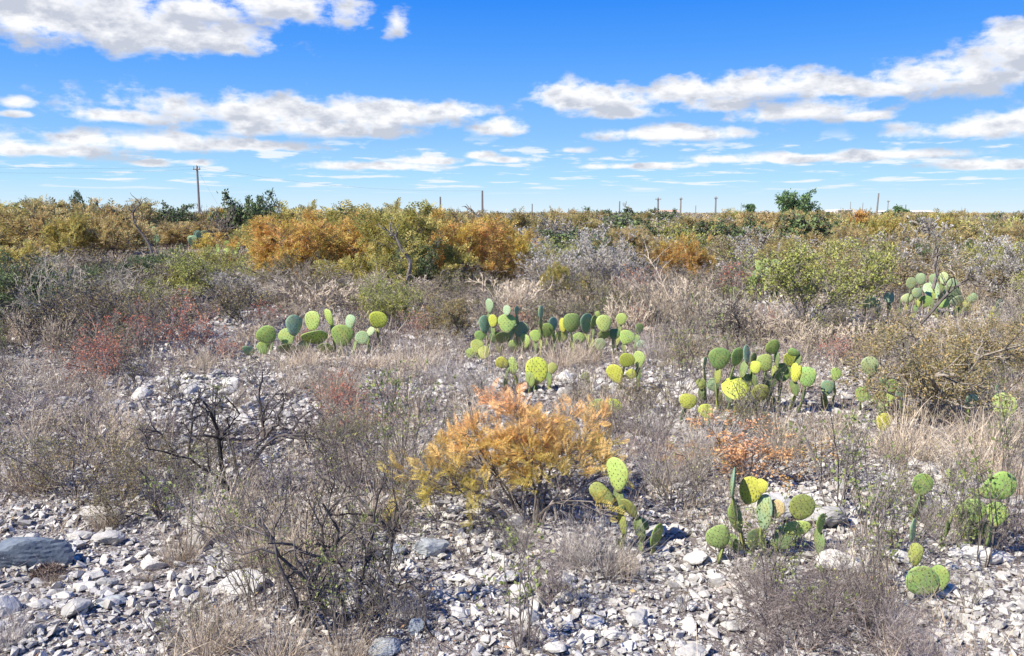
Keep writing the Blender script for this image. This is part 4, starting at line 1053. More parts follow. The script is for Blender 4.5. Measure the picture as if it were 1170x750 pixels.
pear(685, [(1055, 664, 42, 35, 'L', -65, -.06), (1073, 662, 15, 34, 'G', 0, .03), (1043, 606, 10, 30, 'B', 0, .08), (1046, 634, 12, 30, 'O', 0, .08)], 'large round pad with narrow pad behind it, nearest the bottom right corner', 16)
pear(640, [(857, 561, 22, 34, 'Y', 10), (870, 556, 11, 18, 'Y', 8), (841, 591, 17, 38, 'G', -22), (821, 614, 28, 29, 'L', -30), (839, 621, 12, 24, 'G', -20), (874, 586, 14, 44, 'P', 3), (887, 582, 15, 23, 'T', 12),
           (916, 580, 30, 31, 'O', 10), (907, 604, 38, 18, 'L', 78), (938, 598, 14, 24, 'G', 0), (838, 552, 7, 36, 'B', 0), (862, 617, 20, 26, 'D', 8), (893, 618, 24, 20, 'D', 40)],
     'near prickly pear with green, yellow and one dried tan pad, beside the pale boulders', 17, spread=.07)
pear(628, [(705, 543, 21, 41, 'L', -6), (688, 565, 19, 34, 'O', -50), (720, 582, 12, 32, 'O', -35), (750, 613, 15, 32, 'G', 10), (733, 598, 12, 22, 'D', -50)],
     'sprawling prickly pear with a single upright pad next to the orange feathery bush', 18, bx=725, spread=.04)
pear(362, [(1052, 319, 8, 14, 'P', -5), (1067, 319, 9, 12, 'P', 0), (1078, 318, 7, 14, 'P', 5), (1089, 325, 14, 13, 'P'), (1067, 333, 22, 19, 'P'), (1086, 336, 25, 21, 'P'), (1093, 344, 16, 13, 'P'), (1110, 341, 14, 12, 'P'),
           (1041, 324, 11, 14, 'P'), (1036, 341, 14, 11, 'P'), (1077, 347, 14, 11, 'L'), (1058, 345, 14, 14, 'G'), (1103, 350, 14, 13, 'G'), (1048, 335, 12, 12, 'P')],
     'broad pale green prickly pear far right behind crossing dark branches', 19, spread=.35)
pear(368, [(993, 346, 16, 17, 'P'), (1016, 341, 12, 13, 'P'), (1003, 350, 10, 14, 'B')], 'round pale pads between broad yellow green shrub and broad pale prickly pear', 20)
pear(372, [(1141, 348, 9, 12, 'B', 10), (1137, 357, 13, 12, 'Y', 50)], 'one yellow and one bluish pad right of the broad pale prickly pear', 21)
pear(340, [(868, 304, 12, 12, 'L'), (876, 300, 9, 9, 'L'), (886, 302, 11, 11, 'L'), (891, 312, 8, 12, 'Y', 0), (865, 314, 12, 12, 'P'), (876, 312, 6, 13, 'P', 0), (858, 322, 10, 12, 'G'), (884, 320, 10, 12, 'G')],
     'yellow green prickly pear high behind the left side of the broad yellow green shrub', 22, spread=.3)
pear(345, [(830, 331, 11, 9, 'L'), (838, 333, 9, 9, 'L'), (856, 332, 7, 10, 'L')], 'little low pads left of the broad yellow green shrub', 23)
pear(330, [(111, 312, 11, 13, 'Y', 10), (104, 316, 8, 11, 'O')], 'lone yellow round pad above the white tufted shrub at left', 24)
for i, (px, by, n, tone, lab) in enumerate([(4, 282, 5, 'B', 'blue green prickly pear at the extreme left edge below the ochre shrubs'), (88, 283, 7, 'B', 'blue green prickly pear clump left of the curved bare branch'),
                                            (108, 284, 5, 'B', 'smaller blue green clump touching the blue green prickly pear clump'), (172, 284, 8, 'B', 'blue green prickly pear just right of the curved bare branch'),
                                            (228, 286, 9, 'B', 'blue green prickly pear beneath the dark upright shrub'), (262, 300, 5, 'L', 'green pads at the left edge of the golden shrubs')]):
    rg = random.Random(60 + i); L_ = []
    for k in range(n): L_.append((px + rg.uniform(-16, 16), by - 8 - rg.uniform(0, 13), rg.uniform(6, 9), rg.uniform(8, 12), rg.choice(tone + 'P' + tone)))
    pear(by, L_, lab, 70 + i, spread=.5)


# ------------------------------------------------------------------ dead curved branch, leaning pale stem
def bough(name, pts, r0, label, mat, cat='dead branch'):
    p = np.array(pts, float); t = np.linspace(0, 1, len(p)); tt = np.linspace(0, 1, 22)
    P = np.stack([np.interp(tt, t, p[:, i]) for i in range(3)], 1); ker = np.array([1, 2, 1]) / 4
    for _ in range(2): P[1:-1] = P[:-2] * .25 + P[1:-1] * .5 + P[2:] * .25
    rg = np.random.default_rng(len(label)); mb = Mesh(); rad = np.linspace(r0, r0 * .25, 22)
    mb.add(*tubes(P[None], rad[None], 6))
    o, d = sample(np.repeat(P[None], 16, 0), rg.uniform(.3, 1, 16))
    L = rg.uniform(.15, .5, 16); Q = polyline(rg, o, norm(d + rg.normal(size=d.shape) * .8), L, 6, .3, .05)
    mb.add(*tubes(Q, np.tile(np.linspace(r0 * .35, r0 * .1, 6), (16, 1)), 4))
    b = link(name, mb.data(name, [M[mat]])); prop(b, label, cat)


def bpts(l, Y): return [at_y(a, b, Y)[:] for a, b in l]
bough('dead_branch', bpts([(176, 300), (172, 282), (166, 272), (158, 262), (152, 252), (152, 240), (160, 234)], 24), .045, 'dark curved dead branch hooking upward to the horizon at left', 'black')
bough('dead_branch', bpts([(776, 372), (768, 350), (760, 330), (752, 312), (744, 300)], 13.5), .022, 'pale grey bent dead stem leaning right of the small golden shrub', 'pale')
bough('dead_branch', bpts([(1050, 372), (1068, 352), (1082, 336), (1100, 322), (1112, 316)], 11.5), .03, 'dark slanting dead branch crossing the broad pale prickly pear', 'bark')
bough('dead_branch', bpts([(1066, 330), (1071, 312), (1068, 300), (1071, 288)], 13), .03, 'short black dead snag above the broad pale prickly pear', 'bark')
bough('dead_branch', bpts([(465, 320), (470, 300), (458, 284), (452, 270), (440, 262)], 17), .05, 'dark crooked branch showing through the yellow olive feathery shrubs', 'bark')
bough('dead_branch', bpts([(370, 545), (400, 560), (425, 585), (436, 620), (444, 650)], 4.2), .012, 'pale grey dead branch arching over the straw behind the nearest thorn bush', 'grey')
bough('dead_branch', bpts([(555, 262), (548, 250), (541, 242), (532, 236)], 40), .08, 'bare forked branch poking above the horizon beside the tall middle pole', 'grey')


# ------------------------------------------------------------------ filler shrubs over the plain
KEEP = []
for (kind, px, py, top, w, var, lab) in HAND:
    c = at(px, py)
    if 10 < c.y and (kind in ('golden', 'yolive') or lab and kind in ('olive', 'green', 'bare')): KEEP.append((px, (py * .5 + top * .5), w * .4, c.y))
for o_ in list(bpy.data.objects):
    if o_.name.startswith('prickly_pear') and o_.location.y > 6:
        for ch in o_.children:
            q_ = ch.matrix_basis.translation; lo_ = ch.matrix_basis @ Vector((0, 0, .5)) + o_.location
            a_, b_ = proj(lo_.x, lo_.y, lo_.z); KEEP.append((a_, b_ + 1, 9, o_.location.y))
KEEP_A = np.array(KEEP)


def hides(x, y, h, w):
    px, py = proj(x, y, h * .92); hw = w * .45 * F0 / y
    k = KEEP_A
    return bool(np.any((k[:, 3] > y - .3) & (np.abs(k[:, 0] - px) < k[:, 2] + hw) & (k[:, 1] > py)))


def fill():
    rg = random.Random(44); nr = np.random.default_rng(44); grid = {}
    def ok(x, y, r):
        for (a, b, c) in OCC:
            if (x - a) ** 2 + (y - b) ** 2 < (c + r * .55) ** 2: return False
        gx, gy = int(x // 3), int(y // 3)
        for i in (-1, 0, 1):
            for j in (-1, 0, 1):
                for (a, b, c) in grid.get((gx + i, gy + j), ()):
                    if (x - a) ** 2 + (y - b) ** 2 < ((c + r) * .62) ** 2: return False
        return True
    n = 0
    counts = {}
    for tries in range(32000):
        y = math.sqrt(rg.uniform(6.0 ** 2, 60 ** 2)) if tries % 3 else rg.uniform(5.2, 22)
        x = rg.uniform(-1, 1) * (y * .69 + 3.0)
        if float(bare(x, y)) > .1: continue
        px, py = proj(x, y)
        u = rg.random(); kind = None
        if y < 9.5: ks = [('straw', .18), ('twigs', .22), ('bare', .16), ('wiry', .16), ('sapling', .14), ('rust', .04), ('scrub', .10)]; ks = ks if rg.random() < .6 else []
        elif y < 15: ks = [('straw', .21), ('bare', .18), ('wiry', .08), ('twigs', .05), ('rust', .06), ('silver', .03), ('olive', .11), ('scrub', .21), ('thorn', .07)]
        elif y < 26: ks = [('bare', .24), ('straw', .08), ('silver', .11), ('ochre', .19), ('olive', .08), ('green', .07), ('russet', .08), ('scrub', .12), ('thorn', .03)]
        else: ks = [('bare', .24), ('silver', .13), ('ochre', .25), ('yolive', .07), ('olive', .12), ('green', .10), ('golden', .03), ('russet', .04)]
        if px < 260 and y > 22: ks = [('ochre', .5), ('yolive', .2), ('green', .12), ('bare', .15), ('golden', .03)]
        if 560 < px < 760 and y > 17: ks = [('silver', .5), ('bare', .2), ('ochre', .14), ('green', .1), ('olive', .06)]
        for kind, p in ks:
            u -= p
            if u <= 0: break
        if kind == 'silver' and px < 540: kind = 'ochre' if y > 20 else 'scrub'
        if kind is None or counts.get(kind, 0) > 215: continue
        if y > 32 and rg.random() < .25 and (px > 600): kind = rg.choice(('green', 'silver', 'ochre'))
        bh, bw = BASE[kind]
        if y < 15: h = bh * rg.uniform(.5, 1.0) * (.8 if kind in ('green', 'olive', 'silver') else 1); w = bw * rg.uniform(.45, .8)
        elif y < 26: h = min(bh * rg.uniform(.65, 1.1), 1.45); w = bw * rg.uniform(.6, 1.05)
        else: h = rg.uniform(1.1, 1.72); w = rg.uniform(1.4, 2.8)
        if kind == 'bare' and y > 10: h *= .85
        if kind in ('straw', 'twigs', 'rust', 'sapling') and y > 15: h = min(h, .8)
        if y > 26 and px < 620: h *= 1.0
        r = w * .5
        if not ok(x, y, r): continue
        if y > 24:
            if hides(x, y, h, w * .5) : continue
        elif hides(x, y, h, w):
            kind = rg.choice(('straw', 'twigs', 'bare', 'scrub', 'scrub')); h = rg.uniform(.22, .4); w = rg.uniform(.5, 1.0)
            if hides(x, y, h, w) or not ok(x, y, w * .5): continue
        grid.setdefault((int(x // 3), int(y // 3)), []).append((x, y, r)); counts[kind] = counts.get(kind, 0) + 1
        plant(kind, x, y, h, w, rg.randrange(4), None, None); n += 1
        if n > 960: break
    print('fillers', n, counts)


fill()
# taller ones that break the skyline
for (px, top, Y, w, kind, lab) in [(272, 228, 42, 46, 'thorn', None), (292, 221, 42, 60, 'green', 'tall ragged dark shrub breaking the skyline right of the tall left pole'), (312, 228, 44, 40, 'thorn', None),
                                   (250, 236, 40, 44, 'bare', None), (90, 221, 60, 30, 'green', 'dark green tree crown above the ochre shrubs at left'), (455, 236, 45, 60, 'yolive', None), (475, 237, 46, 50, 'thorn', None),
                                   (235, 234, 45, 30, 'thorn', None), (170, 233, 44, 50, 'thorn', None), (360, 238, 44, 60, 'yolive', None), (395, 239, 44, 60, 'green', None), (540, 240, 44, 40, 'thorn', None),
                                   (755, 240, 60, 40, 'green', None), (690, 239, 58, 60, 'green', None), (725, 241, 60, 60, 'green', None), (120, 232, 46, 70, 'ochre', None), (40, 234, 48, 70, 'ochre', None)]:
    p = at_y(px, top, Y); plant(kind, p.x, Y, p.z - float(hz(p.x, Y)), w / F0 * Y, 1, None, lab, lod=2 if kind != 'thorn' else 1)


# ------------------------------------------------------------------ far brush, grass (nobody could count these)
def far_brush():
    rng = np.random.default_rng(3); mb = Mesh()
    pal = np.array([(.46, .35, .16), (.44, .29, .16), (.40, .37, .14), (.36, .32, .29), (.52, .49, .46), (.14, .18, .09), (.22, .25, .12), (.52, .40, .16), (.34, .28, .26)])
    for (n, y0, y1, q, ls) in ((900, 56, 100, 260, .13), (1500, 100, 220, 110, .22), (2200, 220, 600, 46, .5)):
        x, y = wedge(rng, n, y0, y1, .72, 3)
        px = W0 / 2 + F0 * x / y
        keep = ~((px > 960) & (y > 150) & (rng.uniform(size=n) < .75)); x, y, px = x[keep], y[keep], px[keep]; n = len(x)
        k = rng.integers(0, len(pal), n); w = rng.uniform(1.3, 3.0, n) * (1 if y0 < 100 else 1.3); h = rng.uniform(1.1, 1.75, n)
        d = norm(rng.normal(size=(n, q, 3))); d[..., 2] = np.abs(d[..., 2]); rad = rng.uniform(.45, 1, (n, q, 1)) ** .5
        lump = 1 + .25 * np.sin(d[..., :1] * 5 + k[:, None, None]) * np.sin(d[..., 1:2] * 6 + 2)
        O = d * rad * lump * np.stack([w / 2, w / 2, h * .95], 1)[:, None, :]; O[..., 0] += x[:, None]; O[..., 1] += y[:, None]
        c = pal[k] * rng.uniform(.8, 1.15, (n, 1)); yl = (px > 820) & (y > 90) & (rng.uniform(size=n) < .8); c[yl] = c[yl] * .3 + np.array([.58, .44, .16]) * .7
        O = O.reshape(-1, 3); D = norm(rng.normal(size=O.shape) + [0, 0, .3]); X, Y, Z = frames(D, rng, .3)
        v, f = stamp(LEAF_V, LEAF_F, O, X, Y, Z, ls * rng.uniform(.6, 1.5, len(O)))
        mb.add(v, f, col=np.repeat(np.repeat(c, q, 0), 4, 0))
    o = link('far_brush', mb.data('far_brush', [attr_mat('far brush')])); prop(o, 'mixed brown and green brush stretching to the horizon', kind='stuff')


far_brush()


def blades(rng, n, spread, h0, h1, lean=(5, 45), K=4, w=.0016):
    a = rng.uniform(0, 2 * np.pi, n); th = np.radians(rng.uniform(*lean, n) * rng.uniform(.4, 1, n)); r = spread * np.sqrt(rng.uniform(size=n))
    b = np.stack([r * np.cos(a + .5), r * np.sin(a + .5), np.full(n, -.01)], 1); aa = a + rng.normal(size=n) * .7
    D = np.stack([np.sin(th) * np.cos(aa), np.sin(th) * np.sin(aa), np.cos(th)], 1)
    P = polyline(rng, b, D, rng.uniform(h0, h1, n), K, .12, -.07)
    return P, np.linspace(1, .25, K)[None] * w * rng.uniform(.6, 1.4, (n, 1))


def grass_stuff():
    rng = np.random.default_rng(12); mb = Mesh(); col = []
    pal = np.array([(.50, .41, .29), (.40, .33, .25), (.60, .50, .36), (.30, .24, .19), (.34, .28, .24), (.64, .54, .40)])
    for (n, y0, y1, nb, h0, h1, w, K) in ((700, 2.3, 5.5, 34, .05, .22, .0017, 4), (1560, 5.5, 10, 26, .08, .30, .0028, 4), (1550, 10, 20, 18, .12, .36, .0055, 3), (1600, 20, 40, 12, .15, .5, .013, 3)):
        x, y = wedge(rng, n, y0, y1)
        cl = .5 + .5 * np.sin(x * 1.7 + 2) * np.sin(y * 1.3 + 1)
        keep = (rng.uniform(size=n) > bare(x, y) * (1.15 if y0 < 5 else .93)) & (rng.uniform(size=n) < .45 + .55 * cl); x, y = x[keep], y[keep]; n = len(x)
        P, Wd = blades(rng, n * nb, .09 if y0 < 10 else .2, h0, h1, (5, 60), K, w)
        off = np.repeat(np.stack([x, y, hz(x, y)], 1), nb, 0)
        sc = np.repeat(rng.uniform(.6, 1.3, n), nb)[:, None, None]
        P = P * sc + off[:, None, :]
        v, f = ribbons(P, Wd, rng)
        c = pal[rng.integers(0, len(pal), n)] * rng.uniform(.85, 1.15, (n, 1))
        mb.add(v, f, col=np.repeat(np.repeat(c, nb, 0), K * 2, 0))
    o = link('dry_grass', mb.data('dry_grass', [attr_mat('dry grass', .2, .35)])); prop(o, 'dry pale grass growing between the stones and shrubs', kind='stuff')
    # fallen twigs and leaf litter
    mb = Mesh(); n = 13000; x, y = wedge(rng, n, 2.2, 12); b = bare(x, y); keep = rng.uniform(size=n) > b * .6; x, y = x[keep], y[keep]; n = len(x)
    a = rng.uniform(0, 6.28, n); D = np.stack([np.cos(a), np.sin(a), rng.uniform(-.1, .35, n)], 1)
    P = polyline(rng, np.stack([x, y, hz(x, y) + rng.uniform(.01, .04, n)], 1), D, rng.uniform(.05, .22, n), 4, .25, 0)
    mb.add(*tubes(P, np.tile(np.linspace(.0022, .001, 4), (n, 1)) * np.where(y > 6, 1.8, 1)[:, None], 3), col=(.26, .21, .19))
    n = 10500; x, y = wedge(rng, n, 2.2, 9); b = bare(x, y); keep = rng.uniform(size=n) > b * .75; x, y = x[keep], y[keep]; n = len(x)
    D = norm(rng.normal(size=(n, 3)) * [1, 1, .3]); X, Y, Z = frames(D, rng, 1.5)
    c = np.array([(.30, .18, .10), (.22, .16, .12), (.42, .30, .15), (.16, .11, .09)])[rng.integers(0, 4, n)]
    v, f = stamp(LEAF_V, LEAF_F, np.stack([x, y, hz(x, y) + rng.uniform(.005, .03, n)], 1), X, Y, Z, rng.uniform(.012, .03, n)); mb.add(v, f, col=np.repeat(c, 4, 0))
    o = link('litter', mb.data('litter', [attr_mat('litter', .1, .4)])); prop(o, 'fallen twigs and dead leaves scattered on the ground', kind='stuff')


grass_stuff()

def dry_clump():
    rng = np.random.default_rng(19); c = at(57, 662); n = 1500
    d = norm(rng.normal(size=(n, 3))); d[:, 2] = np.abs(d[:, 2]) * .8; B = d * [.075, .06, .065] * rng.uniform(.5, 1, (n, 1)) + [0, 0, .005]
    P = polyline(rng, B, norm(d + rng.normal(size=d.shape) * .8), rng.uniform(.012, .035, n), 4, .5, -.1)
    mb = Mesh(); mb.add(*tubes(P, np.tile(np.linspace(.0026, .0009, 4), (n, 1)), 3))
    o = link('dry_clump', mb.data('dry_clump', [bark_mat('dry clump fibres', (.07, .05, .04), (.30, .22, .18))]), None, (c.x, c.y, c.z))
    prop(o, 'round dark brown dry clump lying against the long blue grey stone block', 'dry plant')


dry_clump()
GT = []
rng = np.random.default_rng(31)
straw_m = bark_mat('straw blades', (.34, .27, .20), (.72, .60, .45), 5, .25)
ash_m = bark_mat('ash grey blades', (.28, .245, .22), (.60, .54, .48), 5, .2)
for k in range(5):
    P, Wd = blades(rng, 380, .11, .14, .40, (2, 80), 7, .0013); mb = Mesh(); mb.add(*ribbons(P, Wd, rng)); GT.append(mb.data('grass_tuft', [straw_m if k % 2 else ash_m]))
TUFTS = [(690, 648, 95, 585, 0, 'largest grey fluffy grass tuft beside the sprawling prickly pear'), (655, 640, 60, 590, 2, 'grey grass tuft leaning against the largest fluffy tuft'),
         (590, 625, 50, 590, 4, 'small grey grass tuft in shade below the orange feathery bush'), (470, 705, 60, 665, 2, 'thin grey tuft above the upright blue grey stone'),
         (388, 458, 60, 418, 1, 'pale fluffy grass tuft inside the round straw bush'), (60, 672, 26, 655, 1, 'tiny straw tuft growing beside the cream pointed stone'),
         (165, 668, 26, 650, 3, 'tiny straw tuft between white stones right of the brown dry clump'), (205, 640, 60, 590, 3, 'straw tuft at the foot of the bright green sprig'),
         (240, 752, 80, 705, 1, 'wide straw tuft at the bottom edge below the blue white boulder'), (320, 757, 90, 700, 3, 'tangled straw tuft around the nearest thorn bush'),
         (395, 755, 70, 705, 1, 'straw tuft right of the nearest thorn bush stem'), (300, 640, 80, 590, 3, 'straw tuft spilling over the blue white boulder'), (350, 640, 110, 560, 1, None), (260, 600, 90, 540, 1, None),
         (10, 745, 60, 690, 0, None), (120, 600, 50, 570, 3, None), (40, 560, 80, 510, 1, None), (440, 600, 80, 540, 1, None), (480, 560, 80, 500, 0, None), (540, 545, 60, 500, 3, None),
         (760, 560, 70, 510, 0, None), (810, 520, 70, 470, 2, None), (745, 500, 60, 455, 0, None), (650, 520, 60, 470, 2, None), (900, 520, 80, 470, 1, None), (1075, 600, 70, 550, 0, None),
         (1040, 520, 90, 460, 1, None), (1120, 530, 90, 470, 3, None), (1160, 560, 60, 510, 1, None), (950, 640, 50, 610, 2, None), (1020, 720, 60, 680, 0, None), (860, 660, 50, 630, 2, None), (350, 420, 60, 395, 1, None),
         (420, 425, 60, 395, 3, None), (470, 420, 60, 385, 1, None), (510, 435, 60, 400, 0, None), (640, 415, 50, 385, 3, None), (670, 410, 50, 385, 1, None), (750, 410, 50, 370, 0, None), (780, 410, 50, 375, 1, None),
         (545, 450, 60, 415, 2, None), (650, 480, 50, 450, 1, None), (890, 385, 60, 350, 0, None), (1120, 505, 60, 465, 1, None), (600, 395, 50, 370, 1, None)]
for i, (px, py, w, top, k, lab) in enumerate(TUFTS):
    c = at(px, py); T = at_y(px, top, c.y); h = max(T.z - c.z, .08); ww = w / F0 * (c.y + .25)
    o = link('grass_tuft', GT[k], None, c); o.scale = (ww / .42, ww / .42, h / .30); o.rotation_euler = (0, 0, i * 1.7)
    o['category'] = 'grass tuft'; o['group'] = 'dry grass tufts'
    if lab: o['label'] = lab
    PLANTS.append(dict(o=o, kind='tuft_' + ('ash' if k % 2 == 0 else 'straw'), x=c.x, y=c.y, h=h, fixed=bool(lab)))
KNAME['tuft_ash'] = ('grass_tuft', 'ash grey dry grass tuft', ''); KNAME['tuft_straw'] = ('grass_tuft', 'straw coloured dry grass tuft', '')


# ------------------------------------------------------------------ trees, poles and buildings on the horizon
def tree(px, top, base_w, Y, seed, label):
    rng = np.random.default_rng(seed); T = at_y(px, top, Y); w = base_w / F0 * Y; h = T.z
    L = fit(grow(rng, h, 9, .15, (5, 70), .16, .02, .12, (9, 8), (.5, .42), (30, 70), K=(7, 5, 4), tmin=.2), h * .93, w * .85)
    st = Mesh(); branches(st, L, minr=.02); fo = Mesh(); put_leaves(fo, rng, L, [1, 2, 2], 3800, (LEAF_V, LEAF_F), .42 * w / 10 + .12, w * .03, .3, .3)
    e = bpy.data.objects.new('tree', None); COL.objects.link(e); e.location = (T.x, Y, 0)
    link('trunk', st.data('trunk', [M['bark']]), e); link('crown', fo.data('crown', [M['tree']]), e); prop(e, label, 'tree')


tree(912, 217, 50, 150, 1, 'round green tree, the largest on the horizon at the right')
tree(858, 233, 22, 190, 2, 'small round green tree left of the largest horizon tree')
tree(1025, 236, 28, 200, 4, 'low yellow green tree before the long white shed')

pole_m = plain_mat('weathered pole', (.20, .18, .17), .9); wire_m = plain_mat('wire', (.12, .12, .13), .5); porc = plain_mat('insulator', (.35, .33, .3), .4)


def cyl(mb, a, b, r0, r1, s=8):
    mb.add(*tubes(np.array([[a, tuple((np.array(a) + np.array(b)) / 2), b]]), np.array([[r0, (r0 + r1) / 2, r1]]), s))
    return mb


def pole(px, top, Y, r, label, arm=0, lean=0.0, fit_=False):
    T = at_y(px, top, Y); h = T.z
    e = bpy.data.objects.new('utility_pole', None); COL.objects.link(e); e.location = (T.x - lean * h, Y, 0); prop(e, label, 'utility pole', 'utility poles along the horizon')
    mb = cyl(Mesh(), (0, 0, -.2), (lean * h, 0, h), r * 1.1, r * .8)
    n = 8; a = np.arange(n) * 2 * np.pi / n; v = np.stack([r * .8 * np.cos(a) + lean * h, r * .8 * np.sin(a), np.full(n, h)], 1); mb.add(v, np.array([[0, i, i + 1] for i in range(1, n - 1)]))
    link('shaft', mb.data('shaft', [pole_m]), e)
    if arm:
        m2 = cyl(Mesh(), (lean * h - arm, -r, h - .5), (lean * h + arm, -r, h - .5), .09, .09, 4); link('crossarm', m2.data('crossarm', [pole_m]), e)
        for s in (-1, 0, 1): link('insulator', cyl(Mesh(), (lean * h + s * arm * .85, -r, h - .42), (lean * h + s * arm * .85, -r, h - .05 + .2 * (s == 0)), .10, .05, 6).data('insulator', [porc]), e)
    return Vector((T.x, Y, h))


p1 = pole(225, 190, 128, .19, 'tall dark utility pole with short top bracket, left of the middle', arm=.55)
pole(503, 225, 135, .17, 'short pole without a crossarm, left of the taller middle pole')
p2 = pole(551, 218, 135, .19, 'taller plain pole in the middle of the skyline')
for (px, top, Y, r, ln, arm, lab) in [(608, 233, 260, .2, 0, 0, 'tiny far pole right of the taller middle pole'), (708, 230, 260, .22, 0, 0, 'thin far pole beside the hooked dead snag'),
                                      (752, 226, 250, .3, 0, .9, 'far pole with crossarm above the tan roof'), (778, 226, 260, .25, 0, .5, 'far thin pole right of the tan roof'), (795, 235, 300, .15, 0, 0, 'shortest far pole between two taller ones'),
                                      (818, 225, 260, .28, 0, .6, 'far pole left of the small round green tree'), (847, 232, 320, .12, 0, 0, 'faint far post next to the small round green tree'),
                                      (972, 231, 320, .14, 0, 0, 'faint thin post above the white van'), (986, 232, 320, .14, 0, 0, 'faint thin post just right of the white van'),
                                      (1004, 221, 200, .22, .04, 0, 'thick leaning pole at the right, before the white shed'), (1015, 229, 300, .16, 0, .5, 'thin pole right behind the leaning pole'),
                                      (1035, 234, 300, .22, 0, 0, 'short dark post at the right end of the white shed')]:
    pole(px, top, Y, r, lab, arm, ln)


def wire(a, b, sag, lab, r=.008):
    a = Vector(a); b = Vector(b); t = np.linspace(0, 1, 40)[:, None]; P = np.array(a)[None] * (1 - t) + np.array(b)[None] * t; P[:, 2] -= (4 * sag * t * (1 - t))[:, 0]
    mb = Mesh(); mb.add(*tubes(P[None], np.full((1, 40), r), 4)); prop(link('overhead_wire', mb.data('overhead_wire', [wire_m])), lab, 'wire', 'overhead wires')


wire(p1 + Vector((0, 0, .0)), at_y(-260, 176, 95), .9, 'upper overhead wire running left from the tall dark pole')
wire(p1 + Vector((.4, 0, -.45)), at_y(-260, 186, 95), .9, 'lower overhead wire running left from the tall dark pole')
wire(p1, p2 + Vector((0, 0, 0)), 1.2, 'overhead wire running right from tall dark pole to middle pole')
wire(p1 + Vector((0, 0, -.5)), (p1.x + 4.2, 129, 0), 0, 'slanting guy wire holding the tall dark pole')


def box(mb, x0, x1, y0, y1, z0, z1, mat=0):
    v = [(x0, y0, z0), (x1, y0, z0), (x1, y1, z0), (x0, y1, z0), (x0, y0, z1), (x1, y0, z1), (x1, y1, z1), (x0, y1, z1)]
    mb.add(v, np.array([(0, 3, 2, 1), (4, 5, 6, 7), (0, 1, 5, 4), (1, 2, 6, 5), (2, 3, 7, 6), (3, 0, 4, 7)]), mat=mat); return mb


white_m = plain_mat('white sheet metal', (.74, .74, .72), .5, .06); tan_m = plain_mat('tan roof', (.50, .33, .22), .8); glass_m = plain_mat('dark glass', (.05, .07, .09), .15); rub_m = plain_mat('rubber', (.03, .03, .03), .8)


def shed(px, w, top, Y, label, wall, roofm, name='shed'):
    T = at_y(px, top, Y); W = w / F0 * Y; h = T.z; e = bpy.data.objects.new(name, None); COL.objects.link(e); e.location = (T.x, Y, 0); prop(e, label, name.replace('_', ' '))
    link('wall', box(Mesh(), -W / 2, W / 2, 0, 9, 0, h * .72).data('wall', [wall]), e)
    v = [(-W / 2 - .4, -.4, h * .72 + .01), (W / 2 + .4, -.4, h * .72 + .01), (W / 2 + .4, 9.4, h * .72 + .01), (-W / 2 - .4, 9.4, h * .72 + .01), (-W / 2 - .4, 4.5, h), (W / 2 + .4, 4.5, h)]
    mb = Mesh(); mb.add(v, np.array([(0, 1, 5, 4), (2, 3, 4, 5), (3, 2, 1, 0)])); mb.f.append(np.array([(0, 4, 3), (1, 2, 5)])); mb.m.append(np.zeros(2, np.int32)); link('roof', mb.data('roof', [roofm]), e)
    d = link('door', box(Mesh(), -1.5, 1.5, -.06, -.003, 0, min(3, h * .6)).data('door', [tan_m]), e)
    for s in (-1, 1): link('window', box(Mesh(), s * W * .3 - .8, s * W * .3 + .8, -.06, -.003, h * .32, h * .55).data('window', [glass_m]), e)


shed(962, 34, 239.8, 330, 'pale low house roof behind the largest horizon tree', white_m, white_m, 'house')
shed(1040, 55, 240.4, 340, 'long low white shed on the horizon behind the leaning pole', white_m, white_m)
shed(762, 26, 240, 300, 'small building with tan roof barely above the brush', white_m, tan_m, 'house')


def van(px, Y, label):
    T = at_y(px, 240, Y); e = bpy.data.objects.new('van', None); COL.objects.link(e); e.location = (T.x, Y, .0); prop(e, label, 'van')
    p = [(-3, .5), (3, .5), (3.1, 1.4), (2.2, 1.7), (1.5, 2.6), (-2.9, 2.7), (-3, 2.5)]; v = [(x, 0, z) for x, z in p] + [(x, 2, z) for x, z in p]; n = len(p)
    mb = Mesh(); mb.add(v, np.array([(i, (i + 1) % n, (i + 1) % n + n, i + n) for i in range(n)])); mb.f.append(np.array([list(range(n))[::-1], [i + n for i in range(n)]])); mb.m.append(np.zeros(2, np.int32))
    link('body', mb.data('body', [white_m]), e)
    for a, b in ((-2.6, -.6), (-.4, 1.4)): link('window', box(Mesh(), a, b, -.03, -.004, 1.7, 2.4).data('window', [glass_m]), e)
    for x in (-1.9, 1.9):
        for y in (.1, 1.9):
            a = np.arange(14) * 2 * np.pi / 14; vv = np.concatenate([np.stack([x + .42 * np.cos(a), np.full(14, y - .16), .42 + .42 * np.sin(a)], 1), np.stack([x + .42 * np.cos(a), np.full(14, y + .12), .42 + .42 * np.sin(a)], 1)])
            mb = Mesh(); mb.add(vv, np.array([(i, (i + 1) % 14, (i + 1) % 14 + 14, i + 14) for i in range(14)])); mb.f.append(np.array([list(range(14))[::-1], list(range(14, 28))])); mb.m.append(np.zeros(2, np.int32)); link('wheel', mb.data('wheel', [rub_m]), e)


van(968, 235, 'small white van parked in front of the pale low house')
bough('dead_branch', bpts([(724, 250), (722, 240), (718, 237), (714, 236), (715, 233)], 75), .1, 'hooked dead snag standing against the sky between far poles', 'grey')

